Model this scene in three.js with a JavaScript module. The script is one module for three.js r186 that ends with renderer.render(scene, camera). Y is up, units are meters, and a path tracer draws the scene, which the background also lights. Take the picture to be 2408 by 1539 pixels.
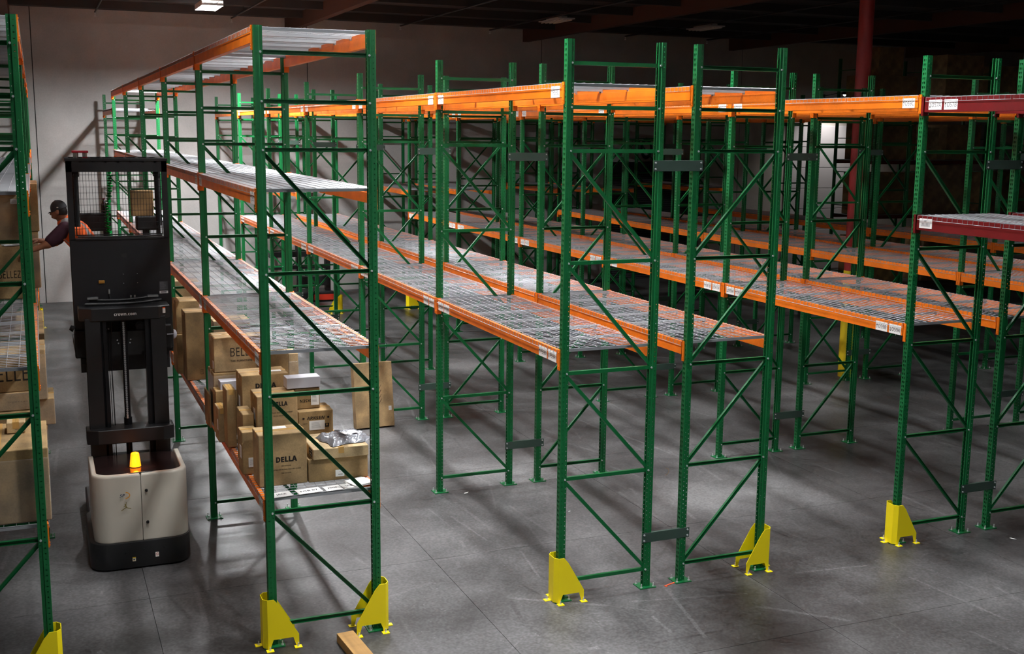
import * as THREE from 'three';
import { mergeGeometries, mergeVertices, toCreasedNormals } from 'three/addons/utils/BufferGeometryUtils.js';
import { RoundedBoxGeometry } from 'three/addons/geometries/RoundedBoxGeometry.js';
import { RectAreaLightUniformsLib } from 'three/addons/lights/RectAreaLightUniformsLib.js';
RectAreaLightUniformsLib.init();

// ---------------------------------------------------------------- camera, light, exposure
const scene = new THREE.Scene();
scene.background = new THREE.Color(0x000000);
const camera = new THREE.PerspectiveCamera(2 * Math.atan(769.5 / 2691.3) * 180 / Math.PI, 2408 / 1539, 0.1, 120);
camera.position.set(-1.892, 4.9133, 10.4698);
camera.rotation.set(-0.169, -0.39315, 0.00997, 'YXZ');
scene.add(camera);
const renderer = new THREE.WebGLRenderer({ antialias: true });
renderer.toneMapping = THREE.LinearToneMapping;
renderer.toneMappingExposure = 1.0;
renderer.shadowMap.enabled = true;
renderer.shadowMap.type = THREE.PCFSoftShadowMap;
const LAMP = 380;                                   // brightness of a lit high-bay fixture
// ceiling fixtures: x, z, brightness share (0 = switched off)
const FIXTURES = [
  [2.12, -18.1, 2.7], [2.12, -13.5, 0.5], [2.12, -9.0, 0.7], [2.12, -4.5, 0.95], [2.12, 0.0, 0.65], [2.12, 4.5, 0.8], [2.12, 9.0, 0.7],
  [6.6, -9.0, 0.35], [6.6, -4.5, 0.6], [6.6, 0.0, 0.45], [6.6, 4.5, 0.15], [-1.0, 0.4, 0.22], [11.15, -4.5, 0.1], [15.75, -2.0, 0.22], [20.3, -4.0, 0.2],
  [11.15, -18.1, 0], [15.75, -18.1, 0],
];

// ---------------------------------------------------------------- helpers
let seed = 7;
const rnd = () => { seed = (seed * 1664525 + 1013904223) >>> 0; return seed / 4294967296; };
const rr = (a, b) => a + (b - a) * rnd();
const used = new Map();
function numbered(n) { const k = used.get(n) || 0; used.set(n, k + 1); return k ? n + '_' + String(k).padStart(3, '0') : n; }
function tag(o, label, category, group, kind) {
  if (label) o.userData.label = label;
  if (category) o.userData.category = category;
  if (group) o.userData.group = group;
  if (kind) o.userData.kind = kind;
  return o;
}
const TINY = new Set(['bolts', 'anchor_bolts', 'hanger', 'skirt_bolts', 'plate_bolts', 'panel_studs', 'cable_ports', 'cables', 'hoses', 'lift_chain', 'wire_mesh', 'support_channels', 'wire_guard', 'rail_clamps', 'baffles']);
function part(name, geo, mat, parent, label) {
  const m = new THREE.Mesh(geo, mat); m.name = name; m.castShadow = m.receiveShadow = true; parent.add(m);
  if (label) m.userData.label = label;
  if (TINY.has(name)) m.userData.kind = 'stuff';
  return m;
}
function thing(name, label, category, group, pos = [0, 0, 0], turn = 0) {
  const g = new THREE.Group(); g.name = numbered(name); g.position.set(...pos); g.rotation.y = turn; scene.add(g);
  return tag(g, label, category, group);
}
function single(name, geo, mat, label, category, group, pos = [0, 0, 0], turn = 0) {
  const m = part(numbered(name), geo, mat, scene); m.position.set(...pos); m.rotation.y = turn;
  return tag(m, label, category, group);
}
function structure(name, geo, mat, label) { const m = part(name, geo, mat, scene); m.userData.kind = 'structure'; if (label) m.userData.label = label; return m; }
const bx = (x0, x1, y0, y1, z0, z1) => { const g = new THREE.BoxGeometry(x1 - x0, y1 - y0, z1 - z0); g.translate((x0 + x1) / 2, (y0 + y1) / 2, (z0 + z1) / 2); return g; };
const rbx = (x0, x1, y0, y1, z0, z1, r = 0.01, s = 2) => { const g = new RoundedBoxGeometry(x1 - x0, y1 - y0, z1 - z0, s, r); g.translate((x0 + x1) / 2, (y0 + y1) / 2, (z0 + z1) / 2); return g; };
const plain = (g) => { const n = g.index ? g.toNonIndexed() : g; for (const k of Object.keys(n.attributes)) if (!['position', 'normal', 'uv'].includes(k)) n.deleteAttribute(k); return n; };
const merge = (list) => mergeGeometries(list.map(plain), false);
function cyl(a, b, r0, r1 = r0, n = 10, open = false) {
  const A = new THREE.Vector3(...a), B = new THREE.Vector3(...b), d = B.clone().sub(A), L = d.length();
  const g = new THREE.CylinderGeometry(r1, r0, L, n, 1, open);
  g.applyQuaternion(new THREE.Quaternion().setFromUnitVectors(new THREE.Vector3(0, 1, 0), d.normalize()));
  g.translate((A.x + B.x) / 2, (A.y + B.y) / 2, (A.z + B.z) / 2); return g;
}
const tube = (pts, r, seg = 24, n = 6) => new THREE.TubeGeometry(new THREE.CatmullRomCurve3(pts.map((p) => new THREE.Vector3(...p))), seg, r, n, false);
function extrudeXZ(shape, y0, y1, opts = {}) {       // shape drawn in x,-z; extruded up
  const g = new THREE.ExtrudeGeometry(shape, { depth: y1 - y0, bevelEnabled: false, curveSegments: 10, ...opts });
  g.rotateX(-Math.PI / 2); g.translate(0, y0, 0); return g;
}
function rrShape(x0, x1, z0, z1, r) {                // rounded rectangle in (x, -z)
  const s = new THREE.Shape(), a = -z1, b = -z0;
  s.moveTo(x0 + r, a); s.lineTo(x1 - r, a); s.absarc(x1 - r, a + r, r, -Math.PI / 2, 0); s.lineTo(x1, b - r); s.absarc(x1 - r, b - r, r, 0, Math.PI / 2);
  s.lineTo(x0 + r, b); s.absarc(x0 + r, b - r, r, Math.PI / 2, Math.PI); s.lineTo(x0, a + r); s.absarc(x0 + r, a + r, r, Math.PI, 1.5 * Math.PI); return s;
}
// ---------------------------------------------------------------- procedural textures
function lattice(n, s) { const a = new Float32Array(n * n); let q = s; for (let i = 0; i < a.length; i++) { q = (Math.imul(q, 1664525) + 1013904223) >>> 0; a[i] = q / 4294967296; } return a; }
function tileNoise(size, cells, s) {                 // tileable value noise
  const L = lattice(cells, s), out = new Float32Array(size * size);
  for (let j = 0; j < size; j++) for (let i = 0; i < size; i++) {
    const x = i / size * cells, y = j / size * cells, x0 = Math.floor(x), y0 = Math.floor(y);
    let fx = x - x0, fy = y - y0; fx = fx * fx * (3 - 2 * fx); fy = fy * fy * (3 - 2 * fy);
    const a = L[(y0 % cells) * cells + x0 % cells], b = L[(y0 % cells) * cells + (x0 + 1) % cells], c = L[((y0 + 1) % cells) * cells + x0 % cells], d = L[((y0 + 1) % cells) * cells + (x0 + 1) % cells];
    out[j * size + i] = a + (b - a) * fx + (c - a) * fy + (a - b - c + d) * fx * fy;
  }
  return out;
}
function fbm(size, cells, oct, s) { const out = new Float32Array(size * size); let w = 0.5, t = 0; for (let o = 0; o < oct; o++) { const n = tileNoise(size, cells << o, s + o * 101); for (let i = 0; i < out.length; i++) out[i] += n[i] * w; t += w; w *= 0.55; } for (let i = 0; i < out.length; i++) out[i] /= t; return out; }
function dataTex(size, fn, srgb = true, h = size) {
  const d = new Uint8Array(size * h * 4);
  for (let j = 0; j < h; j++) for (let i = 0; i < size; i++) { const c = fn(i, j), k = (j * size + i) * 4; d[k] = c[0]; d[k + 1] = c[1]; d[k + 2] = c[2]; d[k + 3] = 255; }
  const t = new THREE.DataTexture(d, size, h); t.wrapS = t.wrapT = THREE.RepeatWrapping; t.magFilter = THREE.LinearFilter; t.minFilter = THREE.LinearMipmapLinearFilter; t.generateMipmaps = true;
  if (srgb) t.colorSpace = THREE.SRGBColorSpace; t.needsUpdate = true; return t;
}
function canvasTex(w, h, draw, rep = false) {
  const c = document.createElement('canvas'); c.width = w; c.height = h; const x = c.getContext('2d'); draw(x, w, h);
  const t = new THREE.CanvasTexture(c); t.colorSpace = THREE.SRGBColorSpace; if (rep) t.wrapS = t.wrapT = THREE.RepeatWrapping; return t;
}
const cl = (v) => Math.max(0, Math.min(255, v));
const std = (o) => new THREE.MeshStandardMaterial(o);

// concrete floor: mottled, scuffed, with tyre streaks along the aisles; 9.5 m tile
const FT = 9.48;
const fN1 = fbm(1024, 4, 6, 11), fN2 = fbm(1024, 9, 5, 77), fN3 = tileNoise(1024, 512, 5), fN4 = fbm(1024, 3, 4, 401);
const scuff = new Float32Array(1024 * 1024);
for (let k = 0; k < 170; k++) {                      // chalky scrapes and dark rubber marks
  const x = rnd() * 1024, y = rnd() * 1024, dark = rnd() < 0.45, along = rnd() < 0.6, L = rr(12, dark ? 90 : 150), a = along ? Math.PI / 2 + rr(-0.25, 0.25) : rr(0, 3.14), w = rr(0.7, 2.6), v = dark ? -rr(0.2, 0.6) : rr(0.25, 0.8);
  for (let t = 0; t < L; t += 0.5) for (let q = -w; q <= w; q += 0.5) { const px = Math.round(x + Math.cos(a) * t - Math.sin(a) * q + 1024) & 1023, py = Math.round(y + Math.sin(a) * t + Math.cos(a) * q + 1024) & 1023; if (rnd() < 0.45) scuff[py * 1024 + px] = v * (0.5 + 0.5 * rnd()); }
}
for (let k = 0; k < 900; k++) scuff[(rnd() * 1048576) | 0] = 1.6;
const floorMap = dataTex(1024, (i, j) => {
  const k = j * 1024 + i, streak = fN4[((j >> 3) & 1023) * 1024 + i] - 0.5;
  const v = 118 + (fN1[k] - 0.5) * 165 + (fN2[k] - 0.5) * 95 + (fN3[k] - 0.5) * 40 + streak * 60 + scuff[k] * 48;
  return [cl(v), cl(v), cl(v * 1.005)];
});
const floorRough = dataTex(512, (i, j) => { const k = (j * 2) * 1024 + i * 2, v = 112 + (fN2[k] - 0.5) * 60 + (fN1[k] - 0.5) * 30; return [v, cl(v), v]; }, false);
const floorMat = std({ map: floorMap, roughnessMap: floorRough, roughness: 0.95, metalness: 0, color: 0xb4b4b4 });
const wN = fbm(512, 4, 6, 900);
const wallMap = dataTex(512, (i, j) => { const v = 188 + (wN[j * 512 + i] - 0.5) * 46 + (fN3[j * 1024 + i] - 0.5) * 8; return [v, v * 0.985, v * 0.97]; });
const wallMat = std({ map: wallMap, roughness: 0.9 });
const ceilMat = std({ color: 0x363535, roughness: 0.9 });
const plainGrey = std({ color: 0x2e2e2f, roughness: 0.95 });
const gN = fbm(256, 6, 4, 31);
const steelMap = (r, g, b, amp) => dataTex(256, (i, j) => { const v = 1 + (gN[j * 256 + i] - 0.5) * amp + (fN3[j * 1024 + i] - 0.5) * amp * 0.35; return [cl(r * v), cl(g * v), cl(b * v)]; });
// rack post: punched sheet steel (teardrop pairs on the aisle face, small holes on the sides)
const holeTex = (() => { const c = document.createElement('canvas'); c.width = 256; c.height = 128; const x = c.getContext('2d'); x.fillStyle = '#fff'; x.fillRect(0, 0, 256, 128); x.fillStyle = '#000';
  for (const u of [40, 88]) { x.beginPath(); x.ellipse(u, 52, 13, 24, 0, 0, 7); x.fill(); x.beginPath(); x.ellipse(u, 76, 8, 28, 0, 0, 7); x.fill(); }
  for (const [u, v] of [[160, 32], [224, 96]]) { x.beginPath(); x.ellipse(u, v, 9, 15, 0, 0, 7); x.fill(); }
  const t = new THREE.CanvasTexture(c); t.wrapS = t.wrapT = THREE.RepeatWrapping; return t; })();
const GREEN = 0x006230;
const M = {
  post: std({ color: GREEN, roughness: 0.46, alphaMap: holeTex, alphaTest: 0.5, side: THREE.DoubleSide }),
  green: std({ color: GREEN, roughness: 0.44 }),
  orange: std({ map: steelMap(243, 123, 18, 0.16), roughness: 0.42 }),
  red: std({ map: steelMap(104, 7, 14, 0.16), roughness: 0.42 }),
  yellow: std({ color: 0xffe90f, roughness: 0.45 }),
  zinc: std({ color: 0xe2e4e6, roughness: 0.32, metalness: 0.55 }),
  wire: std({ color: 0xa3a6aa, roughness: 0.36, metalness: 0.25 }),
  spacer: std({ color: 0x43584f, roughness: 0.5, metalness: 0.3 }),
  black: std({ color: 0x17181a, roughness: 0.42 }),
  blackMatte: std({ color: 0x101113, roughness: 0.75 }),
  iron: std({ color: 0x1c1d20, roughness: 0.35, metalness: 0.5 }),
  chrome: std({ color: 0xd6d8db, roughness: 0.25, metalness: 0.9 }),
  cream: std({ color: 0xd3cec0, roughness: 0.38 }),
  paper: std({ color: 0xf4f4f2, roughness: 0.8 }),
  tape: std({ color: 0xc49a58, roughness: 0.28 }),
  whiteBox: std({ color: 0xbdbdc5, roughness: 0.6 }),
  colRed: std({ color: 0x8a1c1c, roughness: 0.5 }),
  colYellow: std({ color: 0xe0c414, roughness: 0.55 }),
  glulam: std({ color: 0x4a3024, roughness: 0.85 }),
  pipe: std({ color: 0x1d1c1c, roughness: 0.6 }),
};
const cN = fbm(512, 5, 6, 1200);
function cardTex(r, g, b, s) { return dataTex(256, (i, j) => { const k = (((j * 2) + s * 37) & 511) * 512 + ((i * 2 + s * 91) & 511); const v = 1 + (cN[k] - 0.5) * 0.62 + (fN3[j * 1024 + i] - 0.5) * 0.1; return [cl(r * v), cl(g * v), cl(b * v)]; }); }
const CARD = [[168, 141, 101, 0], [156, 129, 88, 1], [138, 112, 74, 2], [182, 158, 119, 3]].map(([r, g, b, s]) => std({ map: cardTex(r, g, b, s), roughness: 0.85 }));
const filmMat = new THREE.MeshPhysicalMaterial({ color: 0xffffff, transmission: 0.92, thickness: 0, roughness: 0.12, ior: 1.45, side: THREE.DoubleSide });

// ---------------------------------------------------------------- the building
const ZB = -24.25, CEIL = 8.15;
{ // floor slabs cut by saw joints
  const base = structure('floor', bx(-9, 34, -0.3, -0.02, -24.6, 17), plainGrey, 'polished grey concrete floor cut into square slabs by saw joints');
  const xs = [-9], zs = [-24.45];
  for (let x = -7.33; x < 33; x += 3.155) xs.push(x); xs.push(34);
  for (let z = -1.57 - 3.22 * 7; z < 16; z += 3.22) zs.push(z); zs.push(17);
  for (let i = 0; i + 1 < xs.length; i++) for (let j = 0; j + 1 < zs.length; j++) {
    const gx = 0.0026, x0 = xs[i] + gx, x1 = xs[i + 1] - gx, z0 = zs[j] + gx, z1 = zs[j + 1] - gx; if (z1 - z0 < 0.05) continue;
    const g = bx(x0, x1, -0.02, 0, z0, z1), p = g.attributes.position, uv = g.attributes.uv;
    for (let k = 0; k < p.count; k++) uv.setXY(k, p.getX(k) / FT, p.getZ(k) / FT);
    part('floor_slab', g, floorMat, base);
  }
}
{ // tilt-up concrete panels
  const back = structure('wall_back', bx(-9.4, 34.4, 0, CEIL + 0.3, ZB - 0.4, ZB - 0.02), plainGrey, 'pale grey concrete end wall of tall panels');
  const js = [-9.4, -1.8, 5.8, 13.45, 21.1, 28.7, 34.4];
  for (let i = 0; i + 1 < js.length; i++) { const g = bx(js[i] + 0.012, js[i + 1] - 0.012, 0, CEIL + 0.3, ZB - 0.02, ZB), p = g.attributes.position, uv = g.attributes.uv; for (let k = 0; k < p.count; k++) uv.setXY(k, p.getX(k) / 5, p.getY(k) / 5); part('wall_panel', g, wallMat, back); }
  structure('wall_left', bx(-9.4, -9, 0, CEIL + 0.3, ZB, 17.4), wallMat);
  structure('wall_right', bx(34, 34.4, 0, CEIL + 0.3, ZB, 17.4), wallMat);
  structure('wall_front', bx(-9.4, 34.4, 0, CEIL + 0.3, 17, 17.4), wallMat);
  const ceil = structure('ceiling', bx(-9.4, 34.4, CEIL, CEIL + 0.25, ZB, 17), ceilMat, 'dark roof deck carried on timber girders');
  for (const x of [-2.4, 5.25, 12.88, 20.62, 28.3]) part('girder', bx(x - 0.1, x + 0.1, 7.76, CEIL, ZB, 17), M.glulam, ceil);
  for (let z = -21.8; z < 16; z += 2.44) part('purlin', bx(-9, 34, CEIL - 0.2, CEIL, z - 0.04, z + 0.04), ceilMat, ceil);
}
for (const [x, where] of [[-0.2, 'over the carton row'], [3.35, 'over the P59 row'], [8.2, 'over the O59 row'], [11.0, 'beside the unlit light near the girder'], [15.6, 'beside the second unlit light'], [18.6, 'over the slatted door']]) {   // sprinkler branch lines
  const t = thing('sprinkler_pipe', `thin dark sprinkler pipe under the roof, ${where}`, 'pipe', 'sprinkler pipes under the roof', [x, 7.93, -22.6]);
  part('pipe_run', cyl([0, 0, 0], [0, 0, 38], 0.022, 0.022, 8), M.pipe, t);
  part('sprinkler_head', merge([cyl([0, -0.1, 0.02], [0, 0, 0.02], 0.012, 0.016, 6), cyl([0, -0.112, 0.02], [0, -0.1, 0.02], 0.035, 0.035, 10)]), M.zinc, t);
  part('hanger', merge([0, 5, 10, 15, 20, 25, 30].map((z) => cyl([0, 0, 2 + z], [0, 0.22, 2 + z], 0.008, 0.008, 5))), M.pipe, t);
}
// high-bay fixtures
const tubeOn = std({ color: 0xffffff, emissive: 0xfff8ee, emissiveIntensity: 30 });
const tubeOff = std({ color: 0xb9b4ac, roughness: 0.4 });
const reflector = std({ color: 0xcfcfcf, roughness: 0.35, metalness: 0.3 });
const fixLabels = { '2.12,-18.1': 'lit high-bay light over the aisle near the end wall', '11.15,-18.1': 'unlit high-bay light hanging beside a dark girder', '15.75,-18.1': 'unlit high-bay light above the dark slatted door side' };
for (const [x, z, b] of FIXTURES) {
  const t = thing('high_bay_light', fixLabels[x + ',' + z] || `high-bay light outside the view, ${{ '2.12': 'between carton and P59 rows', '6.6': 'between P59 and O59 rows', '-1': 'above the lift truck aisle', '11.15': 'beyond the O59 row', '15.75': 'beyond the red column', '20.3': 'before the far storage' }[x]}, ${z < -10 ? 'fourth' : z < -6 ? 'third' : z < -2 ? 'second' : z < 2 ? 'first' : z < 6 ? 'fifth' : 'sixth'} along`, 'ceiling light', fixLabels[x + ',' + z] ? 'high-bay lights' : 'high-bay lights out of view', [x, 7.84, z]);
  part('housing', merge([bx(-0.24, -0.2, 0, 0.02, -0.62, 0.62), bx(0.2, 0.24, 0, 0.02, -0.62, 0.62), bx(-0.15, 0.15, 0, 0.02, -0.6, 0.6), bx(-0.24, 0.24, 0, 0.03, -0.64, -0.6), bx(-0.24, 0.24, 0, 0.03, 0.6, 0.64), bx(-0.08, 0.08, 0.02, 0.09, -0.5, 0.5)]), reflector, t);
  for (let k = 0; k < 4; k++) part('tube', cyl([-0.18 + k * 0.12, -0.022, -0.58], [-0.18 + k * 0.12, -0.022, 0.58], 0.013, 0.013, 8), b > 0 ? tubeOn : tubeOff, t);
  part('hanger', merge([cyl([0, 0.09, -0.45], [0, 0.31, -0.45], 0.004, 0.004, 5), cyl([0, 0.09, 0.45], [0, 0.31, 0.45], 0.004, 0.004, 5)]), M.pipe, t);
  if (b > 0) {
    const deep = b > 2 ? 0.11 : 0.16, gap = b > 2 ? 0.31 : 0.206, slats = []; for (let q = -0.62; q < 0.63; q += gap) slats.push(bx(-0.237, 0.237, -deep, -0.05, q - 0.003, q + 0.003));
    part('baffles', merge([bx(-0.245, -0.237, -deep, 0, -0.62, 0.62), bx(0.237, 0.245, -deep, 0, -0.62, 0.62), ...slats]), reflector, t); const l = new THREE.RectAreaLight(0xfcfdff, LAMP * b, 0.46, 1.18); l.position.set(0, -0.045, 0); l.rotation.x = -Math.PI / 2; t.add(l); }
}

// ---------------------------------------------------------------- rack components
const H = [0.204, 1.33, 2.461, 3.603, 4.731, 5.161, 5.59], TOP = 5.82, PITCH = 3.955;
function postGeometry(mirror) {
  const prof = [[0.025, -0.018, 0], [0.025, -0.030, 0], [-0.002, -0.030, 2], [-0.008, -0.038, 0], [-0.052, -0.038, 1], [-0.055, -0.035, 0], [-0.055, 0.035, 3], [-0.052, 0.038, 0], [-0.008, 0.038, 1], [-0.002, 0.030, 0], [0.025, 0.030, 2], [0.025, 0.018, 0]];
  const uvr = { 0: [0.502, 0.502], 1: [0.5, 0.75], 2: [0.75, 1], 3: [0, 0.5] };
  const pos = [], uv = [], idx = [];
  for (let i = 0; i + 1 < prof.length; i++) {
    const a = prof[i], b = prof[i + 1], [u0, u1] = uvr[b[2]], k = pos.length / 3;
    for (const [p, u] of [[a, u0], [b, u1]]) for (const y of [0.008, TOP]) { pos.push(mirror ? 1 - p[0] : p[0], y, p[1]); uv.push(u, y / 0.0508); }
    idx.push(...(mirror ? [k, k + 2, k + 1, k + 1, k + 2, k + 3] : [k, k + 1, k + 2, k + 1, k + 3, k + 2]));
  }
  const g = new THREE.BufferGeometry(); g.setAttribute('position', new THREE.Float32BufferAttribute(pos, 3)); g.setAttribute('uv', new THREE.Float32BufferAttribute(uv, 2)); g.setIndex(idx); g.computeVertexNormals(); return g;
}
const postL = postGeometry(false), postR = postGeometry(true);
function channel(len, w, d, t = 0.003) {             // C channel along +x, open to +z
  return merge([bx(0, len, -w / 2, w / 2, -d / 2, -d / 2 + t), bx(0, len, w / 2 - t, w / 2, -d / 2 + t, d / 2), bx(0, len, -w / 2, -w / 2 + t, -d / 2 + t, d / 2)]);
}
const frameParts = {};
function frameGeo(diag, open) {
  const key = diag + '|' + open; if (frameParts[key]) return frameParts[key];
  const flip = (g) => { if (open < 0) g.rotateX(Math.PI); return g; };
  const strut = flip(channel(0.974, 0.038, 0.032)), braces = [];
  for (let i = 0; i < 4; i++) {
    const a = diag > 0 ? [0.012, H[i + 1] - 0.03] : [0.012, H[i] + 0.03], b = diag > 0 ? [0.988, H[i] + 0.03] : [0.988, H[i + 1] - 0.03];
    const L = Math.hypot(b[0] - a[0], b[1] - a[1]), g = flip(channel(L, 0.036, 0.03)); g.rotateZ(Math.atan2(b[1] - a[1], b[0] - a[0])); g.translate(a[0], a[1], 0); braces.push(g);
  }
  const bolts = [], anchors = [];
  for (const h of H) for (const x of [0.004, 0.996]) for (const s of [1, -1]) bolts.push(cyl([x, h, s * 0.0305], [x, h, s * 0.041], 0.0115, 0.0105, 6));
  for (const x of [-0.085, 0.062, 0.938, 1.085]) for (const z of [-0.06, 0.06]) anchors.push(cyl([x, 0.01, z], [x, 0.052, z], 0.007, 0.006, 6), cyl([x, 0.01, z], [x, 0.02, z], 0.013, 0.013, 6));
  return (frameParts[key] = { strut, braces, bolts: merge(bolts), anchors: merge(anchors), plate: [bx(-0.11, 0.088, 0, 0.01, -0.085, 0.085), bx(0.912, 1.11, 0, 0.01, -0.085, 0.085)] });
}
function uprightFrame(x, z, diag, open, label, group, small) {
  const t = thing('upright_frame', label, 'rack frame', group, [x, 0, z]), G = frameGeo(diag, open);
  part('post', postL, M.post, t); part('post', postR, M.post, t);
  for (const h of H) { const s = part('strut', G.strut, M.green, t); s.position.set(0.013, h, 0); }
  for (const b of G.braces) part('diagonal_brace', b, M.green, t);
  for (const p of G.plate) part('foot_plate', p, M.green, t);
  part('bolts', G.bolts, M.zinc, t, 'bright zinc bolts');
  if (!small) part('anchor_bolts', G.anchors, M.zinc, t, 'bright zinc anchor bolts');
  return t;
}
// beams
const beamGeo = {};
function beamParts(side, len, h) {
  const key = side + '|' + len + '|' + h; if (beamGeo[key]) return beamGeo[key];
  const s = new THREE.Shape(); [[-0.062, 0], [-0.024, 0], [-0.022, -0.002], [-0.022, -0.041], [-0.004, -0.041], [-0.002, -0.043], [-0.002, -h], [-0.06, -h], [-0.062, -h + 0.002]].forEach((p, i) => (i ? s.lineTo(...p) : s.moveTo(...p)));
  const rail = new THREE.ExtrudeGeometry(s, { depth: len - 0.094, bevelEnabled: false }); rail.translate(0, 0, -len + 0.047);
  const con = (z, d) => { const l = [bx(-0.068, -0.0565, -0.205, 0.012, Math.min(z + d * 0.004, z + d * 0.05), Math.max(z + d * 0.004, z + d * 0.05)), bx(-0.068, -0.006, -0.205, 0.012, Math.min(z + d * 0.0405, z + d * 0.05), Math.max(z + d * 0.0405, z + d * 0.05))]; for (const y of [-0.165, -0.187, -0.02]) l.push(cyl([-0.073, y, z + d * 0.022], [-0.066, y, z + d * 0.022], 0.008, 0.008, 6)); return merge(l); };
  const cons = [con(0, -1), con(-len, 1)];
  const out = [rail, ...cons];
  if (side > 0) for (const g of out) { g.applyMatrix4(new THREE.Matrix4().set(-1, 0, 0, 1, 0, 1, 0, 0, 0, 0, 1, 0, 0, 0, 0, 1)); const ix = g.index; if (ix) { const a = ix.array; for (let i = 0; i < a.length; i += 3) { const q = a[i]; a[i] = a[i + 1]; a[i + 1] = q; } } else for (const at of Object.values(g.attributes)) { const n = at.itemSize, a = at.array; for (let i = 0; i < at.count; i += 3) for (let c = 0; c < n; c++) { const q = a[i * n + c]; a[i * n + c] = a[(i + 1) * n + c]; a[(i + 1) * n + c] = q; } } }
  for (const g of out) { const p = g.attributes.position, uv = g.attributes.uv; for (let k = 0; k < p.count; k++) uv.setXY(k, p.getZ(k) / 1.2 + p.getX(k), p.getY(k) / 1.2); }
  return (beamGeo[key] = out);
}
// location label atlas
const labelText = [];
for (const r of ['P', 'O', 'Q']) for (const n of [59, 61, 63, 65, 67]) for (const l of ['A', 'B', 'C']) labelText.push((l === 'A' ? '↓' : '↑') + r + n + l);
labelText.push('↓O57A', '↑O57B', 'bar');
const atlas = canvasTex(1024, 1536, (x) => {
  x.fillStyle = '#fff'; x.fillRect(0, 0, 1024, 1536); x.textBaseline = 'middle';
  labelText.forEach((t, i) => {
    const cx = (i % 4) * 256, cy = Math.floor(i / 4) * 128; x.fillStyle = '#f6f6f4'; x.fillRect(cx, cy, 256, 128); x.fillStyle = '#141414';
    if (t === 'bar') { for (let k = 0; k < 34; k++) if ((k * 7919) % 5 < 3) x.fillRect(cx + 40 + k * 5.2, cy + 58, 3.2, 46); x.font = 'bold 26px sans-serif'; x.fillText('057', cx + 100, cy + 34); return; }
    const up = t[0] === '↑', ax = cx + 30; x.lineWidth = 7; x.strokeStyle = '#141414'; x.beginPath(); x.moveTo(ax, cy + 44); x.lineTo(ax, cy + 100); x.moveTo(ax - 15, up ? cy + 62 : cy + 82); x.lineTo(ax, up ? cy + 44 : cy + 100); x.lineTo(ax + 15, up ? cy + 62 : cy + 82); x.stroke();
    x.font = '74px sans-serif'; x.fillText(t.slice(1), cx + 54, cy + 68, 192);
  });
});
const atlasMat = std({ map: atlas, roughness: 0.6 });
const labelGeo = {};
function labelPlate(text, w, h) {                    // faces -x, centre at origin
  const key = text + w; if (labelGeo[key]) return labelGeo[key];
  const i = labelText.indexOf(text), u0 = (i % 4) / 4, v1 = 1 - Math.floor(i / 4) / 12, g = bx(-0.001, 0.001, -h / 2, h / 2, -w / 2, w / 2), uv = g.attributes.uv;
  for (let k = 0; k < uv.count; k++) { const face = Math.floor(k / 4); if (face === 1) uv.setXY(k, u0 + 0.004 + uv.getX(k) * 0.242, v1 - 1 / 12 + 0.001 + uv.getY(k) * 0.0813); else uv.setXY(k, u0 + 0.01, v1 - 0.01); }
  return (labelGeo[key] = g);
}
function beam(x, zA, side, top, len, mat, label, group, h = 0.14, labels = []) {
  const t = thing('pallet_beam', label, 'rack beam', group, [x, top, zA]), [rail, a, b] = beamParts(side, len, h);
  part('rail', rail, mat, t); part('connector', a, mat, t); part('connector', b, mat, t);
  for (const [text, z] of labels) { const m = part('location_label', labelPlate(text, 0.205, 0.112), atlasMat, t, 'white location label'); m.position.set(-0.0632, -0.082, z); }
  return t;
}
// wire decks
function deckGeo(len) {
  const wires = [], ch = [], d = 0.0036, n = 17;
  const rod = (L, axis, x, y, z) => { const g = new THREE.BoxGeometry(axis === 'x' ? L : d, axis === 'y' ? L : d, axis === 'z' ? L : d); if (axis === 'x') g.rotateX(Math.PI / 4); if (axis === 'y') g.rotateY(Math.PI / 4); if (axis === 'z') g.rotateZ(Math.PI / 4); g.translate(x, y, z); wires.push(g); };
  for (let i = 0; i < n; i++) { const z = -len / 2 + 0.02 + (len - 0.04) * i / (n - 1); rod(1.134, 'x', 0.5, 0.003, z); rod(0.049, 'y', -0.0662, -0.0195, z); rod(0.049, 'y', 1.0662, -0.0195, z); }
  for (let x = -0.01; x < 1.02; x += 0.102) rod(len - 0.024, 'z', x, 0.0072, 0);
  for (const x of [-0.0705, 1.0705]) rod(len - 0.024, 'z', x, -0.043, 0);
  for (const z of [-len / 2 + 0.015, 0, len / 2 - 0.015]) ch.push(bx(-0.02, 1.02, -0.026, -0.0235, z - 0.013, z + 0.013), bx(-0.02, 1.02, -0.0235, 0.0, z - 0.013, z - 0.0108), bx(-0.02, 1.02, -0.0235, 0.0, z + 0.0108, z + 0.013), bx(-0.021, -0.004, -0.0405, -0.026, z - 0.013, z + 0.013), bx(1.004, 1.021, -0.0405, -0.026, z - 0.013, z + 0.013));
  return [merge(wires), merge(ch)];
}
const deckG = deckGeo(1.283);
const stuffDecks = [];
let deckCount = 0;
function deck(x, y, z, label, group, far) {
  if (far || deckCount >= 298) { stuffDecks.push([x, y, z]); return; }
  deckCount++;
  const t = thing('wire_deck', label, 'wire deck', group, [x, y, z]); part('wire_mesh', deckG[0], M.wire, t); part('support_channels', deckG[1], M.wire, t);
}
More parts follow.
